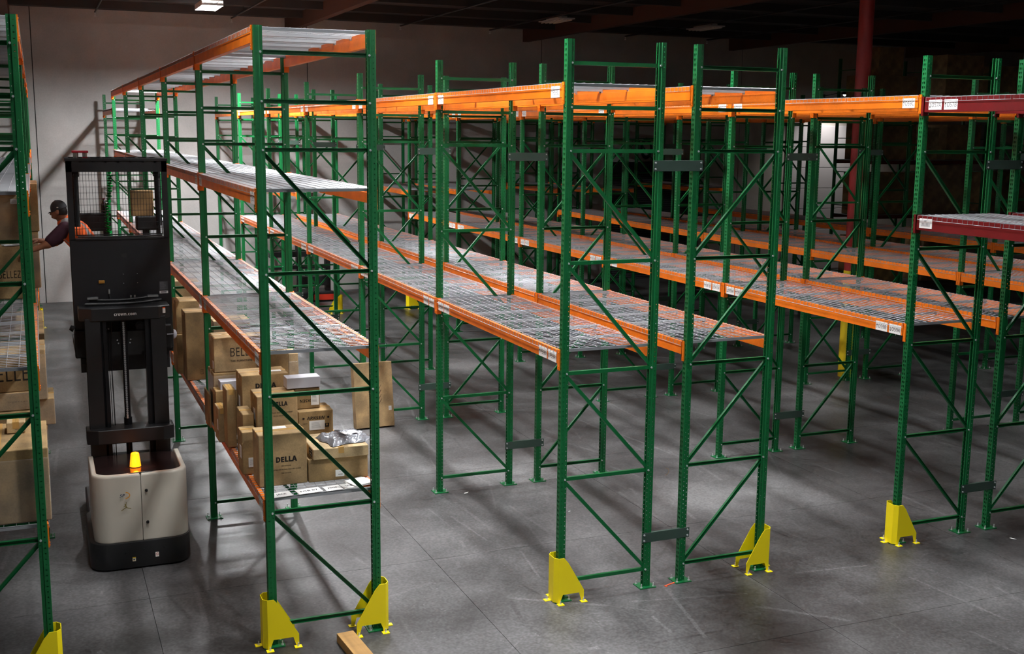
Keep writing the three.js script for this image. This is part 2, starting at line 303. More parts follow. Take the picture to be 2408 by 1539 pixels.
// ---------------------------------------------------------------- rack rows
const ord = ['first', 'second', 'third', 'fourth', 'fifth', 'sixth', 'seventh'];
const ROWS = [
  { id: 'L', x: -3.022, z0: 0, diag: -1, open: 1, name: 'the row beside the worker', sides: ['far', 'aisle'], levels: [[1.45, 'low'], [2.87, 'middle'], [4.375, 'upper'], [5.81, 'top']], frames: [0, 6], decks: 3 },
  { id: 'A', x: 0, z0: 0, diag: 1, open: 1, name: 'the carton row', sides: ['truck', 'open aisle'], levels: [[1.45, 'low'], [2.87, 'middle'], [4.375, 'upper'], [5.81, 'top']], frames: [0, 6], lab: 'Q' },
  { id: 'P', x: 3.043, z0: 0.013, diag: 1, open: -1, name: 'the P59 row', sides: ['label', 'back'], levels: [[2.7, 'middle'], [5.395, 'top']], frames: [0, 6], lab: 'P' },
  { id: 'Q', x: 4.514, z0: 0.013, diag: -1, open: 1, name: 'the row backing onto P59', sides: ['back', 'aisle'], levels: [[2.7, 'middle'], [5.395, 'top']], frames: [0, 6] },
  { id: 'N', x: 7.62, z0: -0.106, diag: 1, open: 1, name: 'the O59 row', sides: ['label', 'back'], levels: [[2.7, 'middle'], [5.37, 'top']], frames: [-1, 6], lab: 'O' },
  { id: 'M', x: 9.072, z0: -0.106, diag: -1, open: 1, name: 'the row backing onto O59', sides: ['back', 'aisle'], levels: [[2.7, 'middle'], [5.37, 'top']], frames: [-1, 6] },
  { id: 'R', x: 12.12, z0: -0.05, diag: 1, open: -1, name: 'the row before the red column', sides: ['aisle', 'back'], levels: [[2.7, 'middle'], [5.39, 'top']], frames: [0, 6] },
  { id: 'S', x: 13.6, z0: -0.05, diag: -1, open: 1, name: 'the row behind the red column', sides: ['back', 'aisle'], levels: [[2.7, 'middle'], [5.39, 'top']], frames: [1, 6] },
  { id: 'T', x: 16.75, z0: 0, diag: 1, open: 1, name: 'the farthest dark row', sides: ['near', 'far'], levels: [[2.7, 'middle'], [5.39, 'top']], frames: [1, 6] },
];
const zOf = (r, i) => r.z0 - PITCH * i;
for (const r of ROWS) {
  const far = r.id === 'S' || r.id === 'T', deep = ['R', 'S', 'T'].includes(r.id);
  for (let i = r.frames[0]; i <= r.frames[1]; i++) {
    const where = i < 0 ? 'nearest, in front of the guarded frame' : i === 6 ? 'against the end wall' : i === 0 ? 'first at the cross-aisle' : ord[i] + ' from the cross-aisle';
    uprightFrame(r.x, zOf(r, i), r.diag, r.open, `green upright frame, ${where}, in ${r.name}`, `upright frames of ${r.name}`, i > 3);
  }
  for (let i = r.frames[0]; i < r.frames[1]; i++) {
    let levels = r.levels, mat = M.orange, h = 0.14, col = 'orange';
    if (i < 0) { levels = [[4.0, 'middle'], [5.345, 'top']]; mat = M.red; h = 0.165; col = 'dark red'; }
    if (i === 5) levels = r.id === 'A' ? [[5.39, 'top']] : r.id === 'L' ? [] : [[3.3, 'middle'], [5.39, 'top']];
    for (const [y, lname] of levels) {
      const bay = i < 0 ? 'bridging front' : ord[i];
      for (const side of [-1, 1]) {
        const labels = [];
        if (side < 0 && r.lab && i >= 0 && i < 5) {
          const n = 59 + 2 * i, L = (l) => (l === 'A' ? '↓' : '↑') + r.lab + n + l;
          if (lname === 'top') { if (r.id !== 'A') labels.push([L('C'), -0.215], [L('C'), -PITCH + 0.2]); }
          else if (r.id === 'A') labels.push([L(lname === 'low' ? 'A' : lname === 'middle' ? 'B' : 'C'), -0.19], [L(lname === 'low' ? 'A' : lname === 'middle' ? 'B' : 'C'), -PITCH + 0.2]);
          else labels.push([L('A'), -0.19], [L('B'), -0.43], [L('A'), -PITCH + 0.2], [L('B'), -PITCH + 0.43]);
        }
        if (i < 0 && r.id === 'N' && side < 0) { if (lname === 'top') labels.push(['↓O57A', -PITCH + 0.22], ['↑O57B', -PITCH + 0.46]); else labels.push(['bar', -PITCH + 0.2]); }
        beam(r.x, zOf(r, i), side, y, PITCH, mat, `${col} ${lname} beam on the ${r.sides[side < 0 ? 0 : 1]} side, ${bay} bay of ${r.name}`, `beams of ${r.name}`, h, labels);
      }
      if (r.decks && i >= r.decks) continue;
      for (let k = 0; k < 3; k++) {
        const z = zOf(r, i) - 0.05 - 0.6425 - k * 1.2855;
        deck(r.x, y, z, `${['near', 'centre', 'far'][k]} wire deck on ${lname} beams, ${bay} bay of ${r.name}`, `wire decks of ${r.name}`, (deep && i > 2) || (i > 3 && r.id !== 'A'));
      }
    }
  }
}
if (stuffDecks.length) {
  const far = thing('distant_wire_decks', 'grey wire decks on the far bays near the end wall', 'wire decks', null); far.userData.kind = 'stuff';
  for (const [k, nm] of [[0, 'wire_mesh'], [1, 'support_channels']]) {
    const im = new THREE.InstancedMesh(deckG[k], M.wire, stuffDecks.length); im.name = nm; im.userData.kind = 'stuff'; im.castShadow = im.receiveShadow = true;
    stuffDecks.forEach(([x, y, z], i) => im.setMatrixAt(i, new THREE.Matrix4().makeTranslation(x, y, z))); far.add(im);
  }
}
// row spacers between back-to-back frames
const spacerGeo = merge([rbx(-0.055, 0.535, -0.055, 0.055, 0.0, 0.004, 0.0019, 1), bx(0.04, 0.44, 0.05, 0.055, -0.028, 0.0), bx(0.04, 0.44, -0.055, -0.05, -0.028, 0.0)]);
const spacerBolts = merge([[-0.03, 0.032], [-0.03, -0.032], [0.51, 0.032], [0.51, -0.032]].map(([x, y]) => cyl([x, y, 0.004], [x, y, 0.014], 0.011, 0.01, 6)));
for (const [a, b] of [['P', 'Q'], ['N', 'M'], ['R', 'S']]) {
  const ra = ROWS.find((r) => r.id === a), rb = ROWS.find((r) => r.id === b);
  for (let i = Math.max(0, rb.frames[0]); i < 6; i++) for (const [y, n] of [[4.582, 'upper'], [0.57, 'lower']]) {
    const t = thing('row_spacer', `${n} grey-green spacer plate between ${i ? ord[i] : 'first'} frames of ${ra.name} pair`, 'rack spacer', 'row spacers', [ra.x + 0.995, y, zOf(ra, i) + 0.0385]);
    part('plate', spacerGeo, M.spacer, t); part('bolts', spacerBolts, M.zinc, t);
    t.scale.x = (rb.x - ra.x - 1.0 + 0.01) / 0.48;
  }
}
// yellow post guards: bent plate around the post, triangular wings, feet with anchors
function guardParts(s) {                             // s=-1: wraps a left post (wings run to +x), s=+1 mirrored
  const f = (x) => s < 0 ? x : -x, hgt = 0.5;
  const wing = (z) => { const sh = new THREE.Shape(); [[-0.082, 0.008], [-0.082, hgt], [-0.02, hgt], [0.03, hgt - 0.06], [0.215, 0.12], [0.215, 0.012], [0.185, 0.012], [0.16, 0.095], [-0.03, 0.095], [-0.055, 0.03], [-0.055, 0.008]].forEach((p, i) => (i ? sh.lineTo(f(p[0]), p[1]) : sh.moveTo(f(p[0]), p[1])));
    for (const y of [0.13, 0.27, 0.41]) { const h = new THREE.Path(); h.absellipse(f(-0.012), y, 0.009, 0.009, 0, 7); sh.holes.push(h); }
    const g = new THREE.ExtrudeGeometry(sh, { depth: 0.006, bevelEnabled: false }); g.translate(0, 0, z); return g; };
  const face = [];
  for (const [ax, az, bx2, bz] of [[-0.082, -0.105, -0.118, -0.06], [-0.118, -0.06, -0.118, 0.06], [-0.118, 0.06, -0.082, 0.105]]) {
    const L = Math.hypot(bx2 - ax, bz - az), g = new THREE.BoxGeometry(L + 0.004, hgt - 0.008, 0.006); g.translate(0, (hgt + 0.008) / 2, 0);
    g.rotateY(-Math.atan2(bz - az, f(bx2) - f(ax))); g.translate((f(ax) + f(bx2)) / 2, 0, (az + bz) / 2); face.push(g);
  }
  const feet = [], bolts = [];
  for (const [x, z] of [[-0.15, -0.03], [-0.15, 0.03], [-0.07, 0.14], [-0.07, -0.14], [0.2, 0.135], [0.2, -0.135]]) { if (x === -0.15 && z > 0) continue; feet.push(bx(f(x) - 0.035, f(x) + 0.035, 0, 0.007, z - 0.03, z + 0.03)); bolts.push(cyl([f(x), 0.007, z], [f(x), 0.045, z], 0.007, 0.006, 6), cyl([f(x), 0.007, z], [f(x), 0.016, z], 0.013, 0.013, 6)); }
  return [[wing(0.103), wing(-0.109)], merge(face), feet, merge(bolts)];
}
const guardG = { '-1': guardParts(-1), '1': guardParts(1) };
function guard(x, z, s, label) {
  const t = thing('post_guard', label, 'post guard', 'yellow post guards', [x, 0, z]), g = guardG[s];
  for (const w of g[0]) part('wing_plate', w, M.yellow, t); part('bent_face', g[1], M.yellow, t); for (const f of g[2]) part('foot', f, M.yellow, t); part('anchor_bolts', g[3], M.zinc, t, 'bright zinc anchor bolts');
}
guard(0, 0, -1, 'yellow post guard on the truck-side post of the carton row');
guard(1, 0, 1, 'yellow post guard by the timber block, end of the carton row');
guard(3.043, 0.013, -1, 'yellow post guard at the end of the P59 row');
guard(5.514, 0.013, 1, 'yellow post guard at the end of the row backing onto P59');
guard(7.62, -0.106, -1, 'yellow post guard under the dark red beams of the O59 row');
guard(-2.022, 0, 1, 'yellow post guard at the end of the row beside the worker');
guard(-2.022, zOf(ROWS[0], 5), 1, 'far yellow post guard at wall end of the row beside worker');
guard(5.514, zOf(ROWS[3], 5), 1, 'small yellow post guard at wall end, row backing onto P59');
guard(7.62, zOf(ROWS[4], 5), -1, 'small yellow post guard at wall end of the O59 row');
guard(8.62, zOf(ROWS[4], 5), 1, 'small yellow post guard at wall end, back post of O59 row');
guard(4.514, zOf(ROWS[3], 6) + 0.01, -1, 'far yellow guard on wall frame, row backing onto P59');

// ---------------------------------------------------------------- cartons
const prints = {};
function printMat(key) {
  if (prints[key]) return prints[key];
  const t = canvasTex(512, 256, (x, w, h) => {
    x.clearRect(0, 0, w, h); x.textAlign = 'center'; x.textBaseline = 'middle';
    const ink = key === 'LP' ? '#f4f0ea' : '#1a1510'; x.fillStyle = ink;
    if (key === 'DELLA') { x.font = 'bold 92px sans-serif'; x.save(); x.translate(256, 60); x.scale(1.05, 1); x.lineWidth = 6; x.strokeStyle = ink; x.strokeText('DELLA', 0, 0); x.fillText('DELLA', 0, 0); x.restore(); x.font = 'bold 20px sans-serif'; x.fillText('048-GM-40266', 256, 142); x.fillText('10QT MULTIFUNCTION PRESSURE COOKER', 256, 190, 470); x.fillText('048-GM-40266', 256, 236); }
    if (key === 'DELLA2') { x.font = 'bold 80px sans-serif'; x.lineWidth = 5; x.strokeStyle = ink; x.strokeText('DELLA', 256, 56); x.fillText('DELLA', 256, 56); x.font = 'bold 22px sans-serif'; x.fillText('MODEL', 256, 130); x.fillText('8" MULTI-USE DESK PORTABLE TABLET', 256, 180, 480); x.fillText('048-RM-FAN-50W-40', 256, 226, 460); }
    if (key === 'DELLA3') { x.font = 'bold 84px sans-serif'; x.lineWidth = 5; x.strokeStyle = ink; x.strokeText('DELLA', 230, 140); x.fillText('DELLA', 230, 140); x.fillRect(448, 110, 56, 84); x.fillStyle = '#b98f58'; x.fillRect(466, 124, 20, 30); x.fillRect(472, 154, 8, 22); }
    if (key === 'BELLE') { x.font = '150px sans-serif'; x.save(); x.translate(256, 90); x.scale(0.72, 1.05); x.fillText('BELLEZE', 0, 0, 640); x.restore(); x.font = 'bold 34px sans-serif'; x.fillText('THE FURNITURE EXPERT', 256, 205, 430); }
    if (key === 'ARKSEN') { x.font = 'bold 76px sans-serif'; x.save(); x.translate(256, 80); x.transform(1, 0, -0.12, 1, 0, 0); x.fillText('ARKSEN', 0, 0, 340); x.restore(); x.beginPath(); x.arc(58, 80, 18, 0, 7); x.arc(454, 80, 18, 0, 7); x.fill(); x.font = 'bold 22px sans-serif'; x.fillText('MODEL', 90, 170); x.fillRect(396, 186, 70, 66); x.fillStyle = '#b98f58'; x.fillRect(420, 196, 22, 24); x.fillRect(428, 220, 6, 20); }
    if (key === 'ARKflip') { x.save(); x.translate(256, 150); x.rotate(Math.PI); x.font = 'bold 76px sans-serif'; x.fillText('ARKSEN', 0, 0, 360); x.restore(); }
    if (key === 'E') { x.font = '230px sans-serif'; x.fillText('BELLE', 180, 136, 460); }
    if (key === 'small') { x.font = 'bold 40px sans-serif'; x.fillText('KAC ~ 11%', 256, 128); }
    if (key === 'dots') { for (let k = 0; k < 13; k++) x.fillRect(30 + k * 36, 120, 9, 22); }
    if (key === 'vert') { x.save(); x.translate(150, 128); x.rotate(Math.PI / 2); x.font = 'bold 60px sans-serif'; x.fillText('GHP', 0, 0); x.restore(); x.globalAlpha = 0.8; for (let k = 0; k < 60; k++) { const u = 300 + (k * 53 % 50), v = 20 + (k * 97 % 200); x.fillRect(u, v, 4, 12); } }
    if (key === 'icons') { x.fillRect(0, 0, 512, 256); x.fillStyle = '#eee8df'; for (const [u, v] of [[120, 70], [150, 180]]) { x.fillRect(u, v - 30, 40, 44); x.fillRect(u + 70, v - 20, 30, 54); x.fillRect(u + 140, v - 34, 40, 20); x.fillRect(u + 220, v - 10, 60, 30); } }
    if (key === 'up') { x.lineWidth = 14; x.strokeStyle = ink; x.strokeRect(150, 40, 180, 180); x.beginPath(); x.moveTo(240, 190); x.lineTo(240, 80); x.moveTo(200, 120); x.lineTo(240, 75); x.lineTo(280, 120); x.stroke(); }
  });
  return (prints[key] = std({ map: t, transparent: true, roughness: 0.85, polygonOffset: true, polygonOffsetFactor: -1 }));
}
const slip = (key) => prints['slip' + key] || (prints['slip' + key] = std({ map: canvasTex(128, 128, (x) => { x.fillStyle = '#f5f5f3'; x.fillRect(0, 0, 128, 128); x.fillStyle = '#555'; if (key === 'bar') { for (let k = 0; k < 16; k++) if ((k * 31) % 4) x.fillRect(38 + k * 4, 78, 2.4, 22); x.fillStyle = '#c88'; x.fillRect(60, 34, 10, 10); } else for (let k = 0; k < 7; k++) x.fillRect(18, 26 + k * 12, 60 + ((k * 37) % 34), 2.2); }), roughness: 0.7 }));
/* carton given by its corners; opts: mat, print [key, side, u, v, w, h], slips [[side,u,v,w,h,key]], tape 'x'|'z' */
function carton(label, group, [x0, x1], [y0, y1], [z0, z1], o = {}) {
  const w = x1 - x0, h = y1 - y0 - (o.tape === 0 ? 0 : 0.0027), d = z1 - z0, t = thing(o.name || 'carton', label, 'carton', group, [(x0 + x1) / 2, y0, (z0 + z1) / 2], o.turn || 0);
  if (o.tilt) t.rotation.x = o.tilt;
  const g = new RoundedBoxGeometry(w, h, d, 2, Math.min(o.mat === M.whiteBox ? 0.005 : 0.01, w / 5, h / 5, d / 5)); g.translate(0, h / 2, 0);
  { const p = g.attributes.position, n = g.attributes.normal, uv = g.attributes.uv, q = rnd() * 3; for (let k = 0; k < p.count; k++) { const ax = Math.abs(n.getX(k)), ay = Math.abs(n.getY(k)); if (ay > 0.7) uv.setXY(k, p.getX(k) * 0.9 + q, p.getZ(k) * 0.9); else if (ax > 0.7) uv.setXY(k, p.getZ(k) * 0.9 + q, p.getY(k) * 0.9); else uv.setXY(k, p.getX(k) * 0.9 + q, p.getY(k) * 0.9); } }
  part('box_body', g, o.mat || CARD[(w * 97 | 0) % 4], t);
  const e = 0.0012;
  if (o.tape !== 0) {
    const tz = o.tape === 'z', tw = 0.028, list = tz ? [bx(-tw, tw, h, h + e, -d / 2, d / 2), bx(-tw, tw, h - 0.06, h + e, d / 2, d / 2 + e)] : [bx(-w / 2, w / 2, h, h + e, -tw, tw), bx(-w / 2 - e, -w / 2, h - 0.06, h + e, -tw, tw), bx(w / 2, w / 2 + e, h - 0.06, h + e, -tw, tw)];
    part('packing_tape', merge(list), M.tape, t);
    part('flap_seam', tz ? bx(-0.001, 0.001, h + e, h + 2 * e, -d / 2 + 0.005, d / 2 - 0.005) : bx(-w / 2 + 0.005, w / 2 - 0.005, h + e, h + 2 * e, -0.001, 0.001), CARD[2], t);
  }
  const onFace = (name, mat, side, u, v, pw, ph, thick = 0.0016) => {   // u,v: 0..1 from the lower left of the face
    const gp = new THREE.BoxGeometry(pw, ph, thick), m = part(name, gp, mat, t), off = thick / 2 + 0.0003;
    if (side === 'front') m.position.set(-w / 2 + u * w, v * h, d / 2 + off);
    if (side === 'left') { m.rotation.y = -Math.PI / 2; m.position.set(-w / 2 - off, v * h, -d / 2 + u * d); }
    if (side === 'right') { m.rotation.y = Math.PI / 2; m.position.set(w / 2 + off, v * h, d / 2 - u * d); }
    if (side === 'top') { m.rotation.x = -Math.PI / 2; m.position.set(-w / 2 + u * w, h + off + 0.0012, d / 2 - v * d); }
    return m;
  };
  const flat = (name, mat, side, u, v, pw, ph) => { const m = onFace(name, mat, side, u, v, pw, ph, 0.001); m.geometry = new THREE.PlaneGeometry(pw, ph); return m; };
  for (const [key, side, u, v, pw, ph] of o.prints || []) flat('print', printMat(key), side, u, v, pw, ph).userData.label = 'dark printed lettering';
  for (const [side, u, v, pw, ph, key] of o.slips || []) onFace('paper_label', slip(key || 'text'), side, u, v, pw, ph).userData.label = 'white paper label';
  if (o.film) { const gf = new RoundedBoxGeometry(w + 0.012, h * o.film, d + 0.012, 3, 0.012); gf.translate(0, h * o.film / 2 + 0.004, 0); const p = gf.attributes.position; for (let k = 0; k < p.count; k++) { const s = Math.sin(p.getY(k) * 60 + p.getX(k) * 40) * 0.002; p.setX(k, p.getX(k) + s); p.setZ(k, p.getZ(k) + s); } part('stretch_film', gf, filmMat, t, 'clear glossy stretch film'); }
  return t;
}
const D1 = 1.45 + 0.0100, D2 = 2.87 + 0.0100;
const gA = 'cartons on the low shelf of the carton row';
carton('brown carton printed DELLA, standing in front beside the end frame', gA, [-0.035, 0.438], [D1, 1.985], [-0.74, -0.4], { mat: CARD[0], prints: [['DELLA', 'front', 0.56, 0.4, 0.37, 0.2]], slips: [['top', 0.5, 0.72, 0.16, 0.09]], tape: 'x' });
carton('plain wide brown carton with barcode label, under a flat carton', gA, [0.446, 1.05], [D1, 1.7], [-0.86, -0.38], { mat: CARD[1], slips: [['front', 0.52, 0.3, 0.09, 0.07, 'bar']], prints: [['dots', 'front', 0.5, 0.62, 0.1, 0.03]] });
carton('flat brown carton carrying the silver plastic bag', gA, [0.485, 1.045], [1.7, 1.812], [-0.93, -0.33], { mat: CARD[3], prints: [['icons', 'left', 0.8, 0.5, 0.16, 0.075]], tape: 'z' });
carton('narrow brown carton with white slip, beside front DELLA carton', gA, [-0.116, 0.045], [D1, 1.905], [-1.13, -0.88], { mat: CARD[1], slips: [['front', 0.6, 0.28, 0.075, 0.1], ['left', 0.6, 0.5, 0.1, 0.13]], tape: 'x' });
carton('hidden brown carton under second DELLA carton', gA, [0.07, 0.5], [D1, 1.86], [-1.5, -1.05], { mat: CARD[2] });
carton('brown carton printed DELLA with tablet lettering, behind the front one', gA, [0.075, 0.495], [1.862, 2.215], [-1.46, -1.08], { mat: CARD[0], prints: [['DELLA2', 'front', 0.56, 0.58, 0.34, 0.19]], slips: [['left', 0.6, 0.35, 0.09, 0.15]] });
carton('slim brown carton wedged left of tablet DELLA carton', gA, [-0.06, 0.06], [D1, 2.02], [-1.55, -1.16], { mat: CARD[2], prints: [['E', 'front', 0.6, 0.3, 0.1, 0.06]], slips: [['left', 0.75, 0.6, 0.07, 0.1], ['left', 0.75, 0.3, 0.07, 0.1]] });
carton('brown carton under the ARKSEN carton', gA, [0.515, 0.94], [D1, 1.715], [-1.6, -1.1], { mat: CARD[2] });
carton('brown carton printed ARKSEN with shipping slip on its front', gA, [0.515, 0.885], [1.716, 2.0], [-1.5, -1.15], { mat: CARD[1], prints: [['ARKSEN', 'front', 0.5, 0.62, 0.34, 0.16]], slips: [['front', 0.53, 0.44, 0.165, 0.1]] });
carton('brown carton with upside-down lettering under long white box', gA, [0.502, 0.77], [2.002, 2.225], [-1.55, -1.25], { mat: CARD[2], prints: [['ARKflip', 'front', 0.5, 0.45, 0.3, 0.15]], slips: [['front', 0.8, 0.5, 0.085, 0.15]] });
carton('long white box lying on upside-down lettered carton', gA, [0.42, 0.775], [2.23, 2.345], [-1.42, -1.24], { mat: M.whiteBox, tape: 0, name: 'white_box' });
carton('brown carton below the topmost DELLA carton', gA, [0.03, 0.54], [D1, 1.895], [-2.15, -1.75], { mat: CARD[2] });
carton('topmost brown DELLA carton with glass symbol and white top label', gA, [0.035, 0.54], [1.896, 2.3], [-2.14, -1.75], { mat: CARD[1], prints: [['DELLA3', 'front', 0.55, 0.72, 0.46, 0.22], ['dots', 'left', 0.5, 0.6, 0.2, 0.1]], slips: [['top', 0.66, 0.4, 0.24, 0.07], ['left', 0.55, 0.22, 0.09, 0.12]] });
carton('tall brown open carton behind topmost DELLA carton', gA, [0.33, 0.645], [D1, 2.42], [-2.52, -2.25], { mat: CARD[2] });
carton('tattered tan carton at the aisle edge behind open carton', gA, [0.66, 0.77], [D1, 2.4], [-2.62, -2.32], { mat: CARD[3], film: 0.9 });
carton('large brown carton printed BELLE behind the second rack post', gA, [-0.105, 0.5], [2.132, 2.54], [-3.2, -2.8], { mat: CARD[0], prints: [['BELLE', 'front', 0.62, 0.48, 0.5, 0.23]], slips: [['left', 0.8, 0.2, 0.07, 0.09]] });
carton('film-wrapped brown carton beneath the large BELLE carton', gA, [-0.12, 0.46], [D1, 2.13], [-3.25, -2.78], { mat: CARD[2], film: 0.95 });
carton('short white box lying between the brown cartons', gA, [-0.075, 0.2], [1.962, 2.07], [-2.74, -2.57], { mat: M.whiteBox, tape: 0, name: 'white_box' });
carton('brown carton holding up the short white box', gA, [-0.02, 0.3], [D1, 1.96], [-2.76, -2.56], { mat: CARD[2] });
carton('tall thin brown carton standing by the orange beam', gA, [-0.1, 0.0], [D1, 2.115], [-2.25, -1.95], { mat: CARD[1], tape: 'z' });
carton('half-height open brown carton at the beam edge', gA, [-0.16, -0.065], [D1, 1.85], [-2.5, -2.2], { mat: CARD[0], tape: 'z', slips: [['left', 0.8, 0.5, 0.06, 0.12]] });
carton('yellowish brown carton with white edge behind half-height carton', gA, [-0.138, -0.026], [D1, 1.98], [-2.76, -2.52], { mat: CARD[1], slips: [['front', 0.95, 0.5, 0.015, 0.35]] });
carton('small brown carton farthest left beside second rack post', gA, [-0.165, -0.145], [D1, 1.86], [-3.3, -2.88], { mat: CARD[2], tape: 0 });
const gB = 'cartons in the second low bay of the carton row';
carton('tall brown carton beyond the second rack post', gB, [-0.1, 0.16], [D1, 2.42], [-6.0, -5.6], { mat: CARD[2], prints: [['up', 'front', 0.8, 0.12, 0.1, 0.09]] });
carton('tall brown carton with shorter front, second low bay', gB, [-0.17, 0.15], [D1, 2.03], [-6.6, -6.1], { mat: CARD[1] });
carton('brown carton stacked high in second low bay', gB, [-0.16, 0.16], [2.032, 2.5], [-6.6, -6.15], { mat: CARD[1] });
carton('film-wrapped carton just past the second rack post', gB, [0.13, 0.6], [D1, 2.46], [-4.95, -4.5], { mat: CARD[3], film: 0.98 });
carton('brown carton deep in the third low bay', gB, [0.0, 0.45], [D1, 2.2], [-8.9, -8.4], { mat: CARD[0] });
carton('flat brown carton on top deep in the third low bay', gB, [0.0, 0.45], [2.2, 2.5], [-8.9, -8.4], { mat: CARD[3] });
const gL = 'cartons in the row beside the worker';
carton('big film-wrapped brown carton on low shelf by leftmost post', gL, [-2.75, -1.925], [D1, 2.13], [-1.15, -0.12], { mat: CARD[1], prints: [['dots', 'top', 0.6, 0.08, 0.25, 0.1]], slips: [['right', 0.3, 0.3, 0.1, 0.22]], film: 0.86, tape: 'z' });
carton('small taped carton lying on the big wrapped carton', gL, [-2.265, -2.105], [2.134, 2.24], [-0.95, -0.7], { mat: CARD[3], prints: [['small', 'front', 0.6, 0.35, 0.12, 0.05]], tape: 'z' });
carton('brown carton behind the big wrapped carton, low shelf', gL, [-2.8, -2.03], [D1, 2.16], [-2.35, -1.45], { mat: CARD[2] });
carton('flat brown carton with tape band under the E carton', gL, [-2.8, -2.055], [2.161, 2.345], [-2.25, -1.5], { mat: CARD[0], prints: [['dots', 'front', 0.85, 0.5, 0.2, 0.08]], film: 0.95 });
carton('brown carton printed with a large E beneath wire deck', gL, [-2.8, -2.06], [2.346, 2.72], [-2.2, -1.52], { mat: CARD[1], prints: [['E', 'front', 0.83, 0.5, 0.45, 0.22]] });
carton('brown carton bulging past the post into the aisle', gL, [-2.5, -1.835], [1.63, 1.93], [-3.6, -3.0], { mat: CARD[1], film: 0.95 });
carton('brown carton under the bulging carton, low shelf', gL, [-2.6, -1.92], [D1, 1.628], [-3.65, -2.95], { mat: CARD[2], tape: 0 });
carton('brown carton on top of the bulging carton', gL, [-2.6, -1.9], [1.932, 2.5], [-3.6, -2.95], { mat: CARD[0], film: 0.9 });
carton('brown carton printed BELLE on middle shelf at the worker', gL, [-2.9, -2.092], [D2, 3.51], [-5.1, -4.35], { mat: CARD[0], prints: [['BELLE', 'front', 0.84, 0.42, 0.38, 0.2]] });
carton('taped brown carton stacked above the BELLE carton', gL, [-2.9, -2.1], [3.512, 4.1], [-5.15, -4.62], { mat: CARD[1], slips: [['front', 0.95, 0.88, 0.1, 0.06]], film: 0.96 });
carton('brown carton past the worker on the middle shelf', gL, [-2.75, -1.9], [D2, 3.6], [-6.3, -5.3], { mat: CARD[2], film: 0.95 });
carton('brown carton high past the worker, top of its stack', gL, [-2.75, -1.88], [3.602, 4.21], [-6.3, -5.3], { mat: CARD[1] });
carton('tall brown carton farther along the middle shelf', gL, [-2.75, -1.9], [D2, 3.9], [-7.6, -6.5], { mat: CARD[2] });
carton('brown carton farther along low shelf', gL, [-2.75, -1.9], [D1, 2.4], [-6.6, -4.6], { mat: CARD[2] });
carton('large flattened brown carton leaning at the P59 row post', null, [2.79, 3.46], [0.014, 1.1], [-7.685, -7.525], { mat: CARD[0], prints: [['vert', 'front', 0.55, 0.5, 0.5, 0.4]], slips: [['front', 0.9, 0.28, 0.05, 0.07]], tape: 0, tilt: -0.16, turn: 0.06 });

// silver bag, papers, timber, litter
{
  const g = new THREE.PlaneGeometry(0.48, 0.42, 60, 50); g.rotateX(-Math.PI / 2);
  const p = g.attributes.position;
  for (let k = 0; k < p.count; k++) { let x = p.getX(k), z = p.getZ(k); const e = Math.min(0.24 - Math.abs(x), 0.21 - Math.abs(z)); const y = 0.04 * Math.min(1, e / 0.05) + 0.006 * Math.sin(x * 41 + z * 23) + 0.0045 * Math.sin(z * 64 - x * 27) + 0.002 * Math.sin(x * 150 + 2) * Math.sin(z * 130); p.setY(k, Math.max(0, e < 0.004 ? 0 : y + 0.006)); p.setX(k, x + 0.012 * Math.sin(z * 26)); p.setZ(k, z + 0.014 * Math.sin(x * 21)); }
  const b = bx(-0.22, 0.22, 0, 0.002, -0.19, 0.19), gg = g; gg.computeVertexNormals();
  const t = thing('plastic_bag', 'crumpled silver plastic bag lying on the flat carton', 'plastic bag', null, [0.87, 1.8165, -0.62], 0.25);
  const bag = part('bag_body', gg, std({ color: 0x85888e, roughness: 0.25, metalness: 0.4, side: THREE.DoubleSide }), t); part('underside', b, M.wire, bag);
  const lab = new THREE.PlaneGeometry(0.17, 0.12, 14, 10); lab.rotateX(-Math.PI / 2); const lp = lab.attributes.position; for (let k = 0; k < lp.count; k++) lp.setY(k, 0.056 + 0.003 * Math.sin(lp.getX(k) * 50)); lab.computeVertexNormals(); const m = part('paper_label', lab, M.paper, t); m.position.x = 0.06;
}
const sheetMat = (txt) => std({ map: canvasTex(256, 160, (x) => { x.fillStyle = '#f7f7f5'; x.fillRect(0, 0, 256, 160); x.fillStyle = '#20242a'; x.font = 'bold 58px sans-serif'; x.textAlign = 'center'; x.fillText(txt, 128, 96, 230); }), roughness: 0.8 });
[['white sheet marked JACK lying on low shelf at the post', 'JACK', 0.12, -0.11, 0.1, 0.19], ['white sheet with lettering second from the post, low shelf', 'FOR 07', 0.39, -0.13, 0.12, 0.24], ['white sheet with lettering in middle of shelf edge', 'PROP', 0.625, -0.135, 0.1, 0.165], ['white sheet with lettering next to the paper stack', '1A-B', 0.79, -0.15, 0.14, 0.14]].forEach(([l, txt, x, z, turn, w]) => {
  const m = single('paper_sheet', new THREE.BoxGeometry(w, 0.0035, 0.15), sheetMat(txt), l, 'paper', 'paper sheets on the low shelf', [x, 1.45 + 0.0120, z], turn); m.rotation.z = 0.0;
});
{ const t = thing('paper_stack', 'fanned stack of white papers at the shelf corner', 'paper stack', null, [0.93, 1.45 + 0.0102, -0.2], 0.1);
  for (let k = 0; k < 4; k++) { const m = part('sheet', new THREE.BoxGeometry(0.22, 0.004, 0.2), k === 2 ? sheetMat('16') : M.paper, t); m.position.set(rr(-0.03, 0.02), 0.0022 + k * 0.0042, rr(-0.05, 0.03)); m.rotation.y = rr(-0.4, 0.4); } }
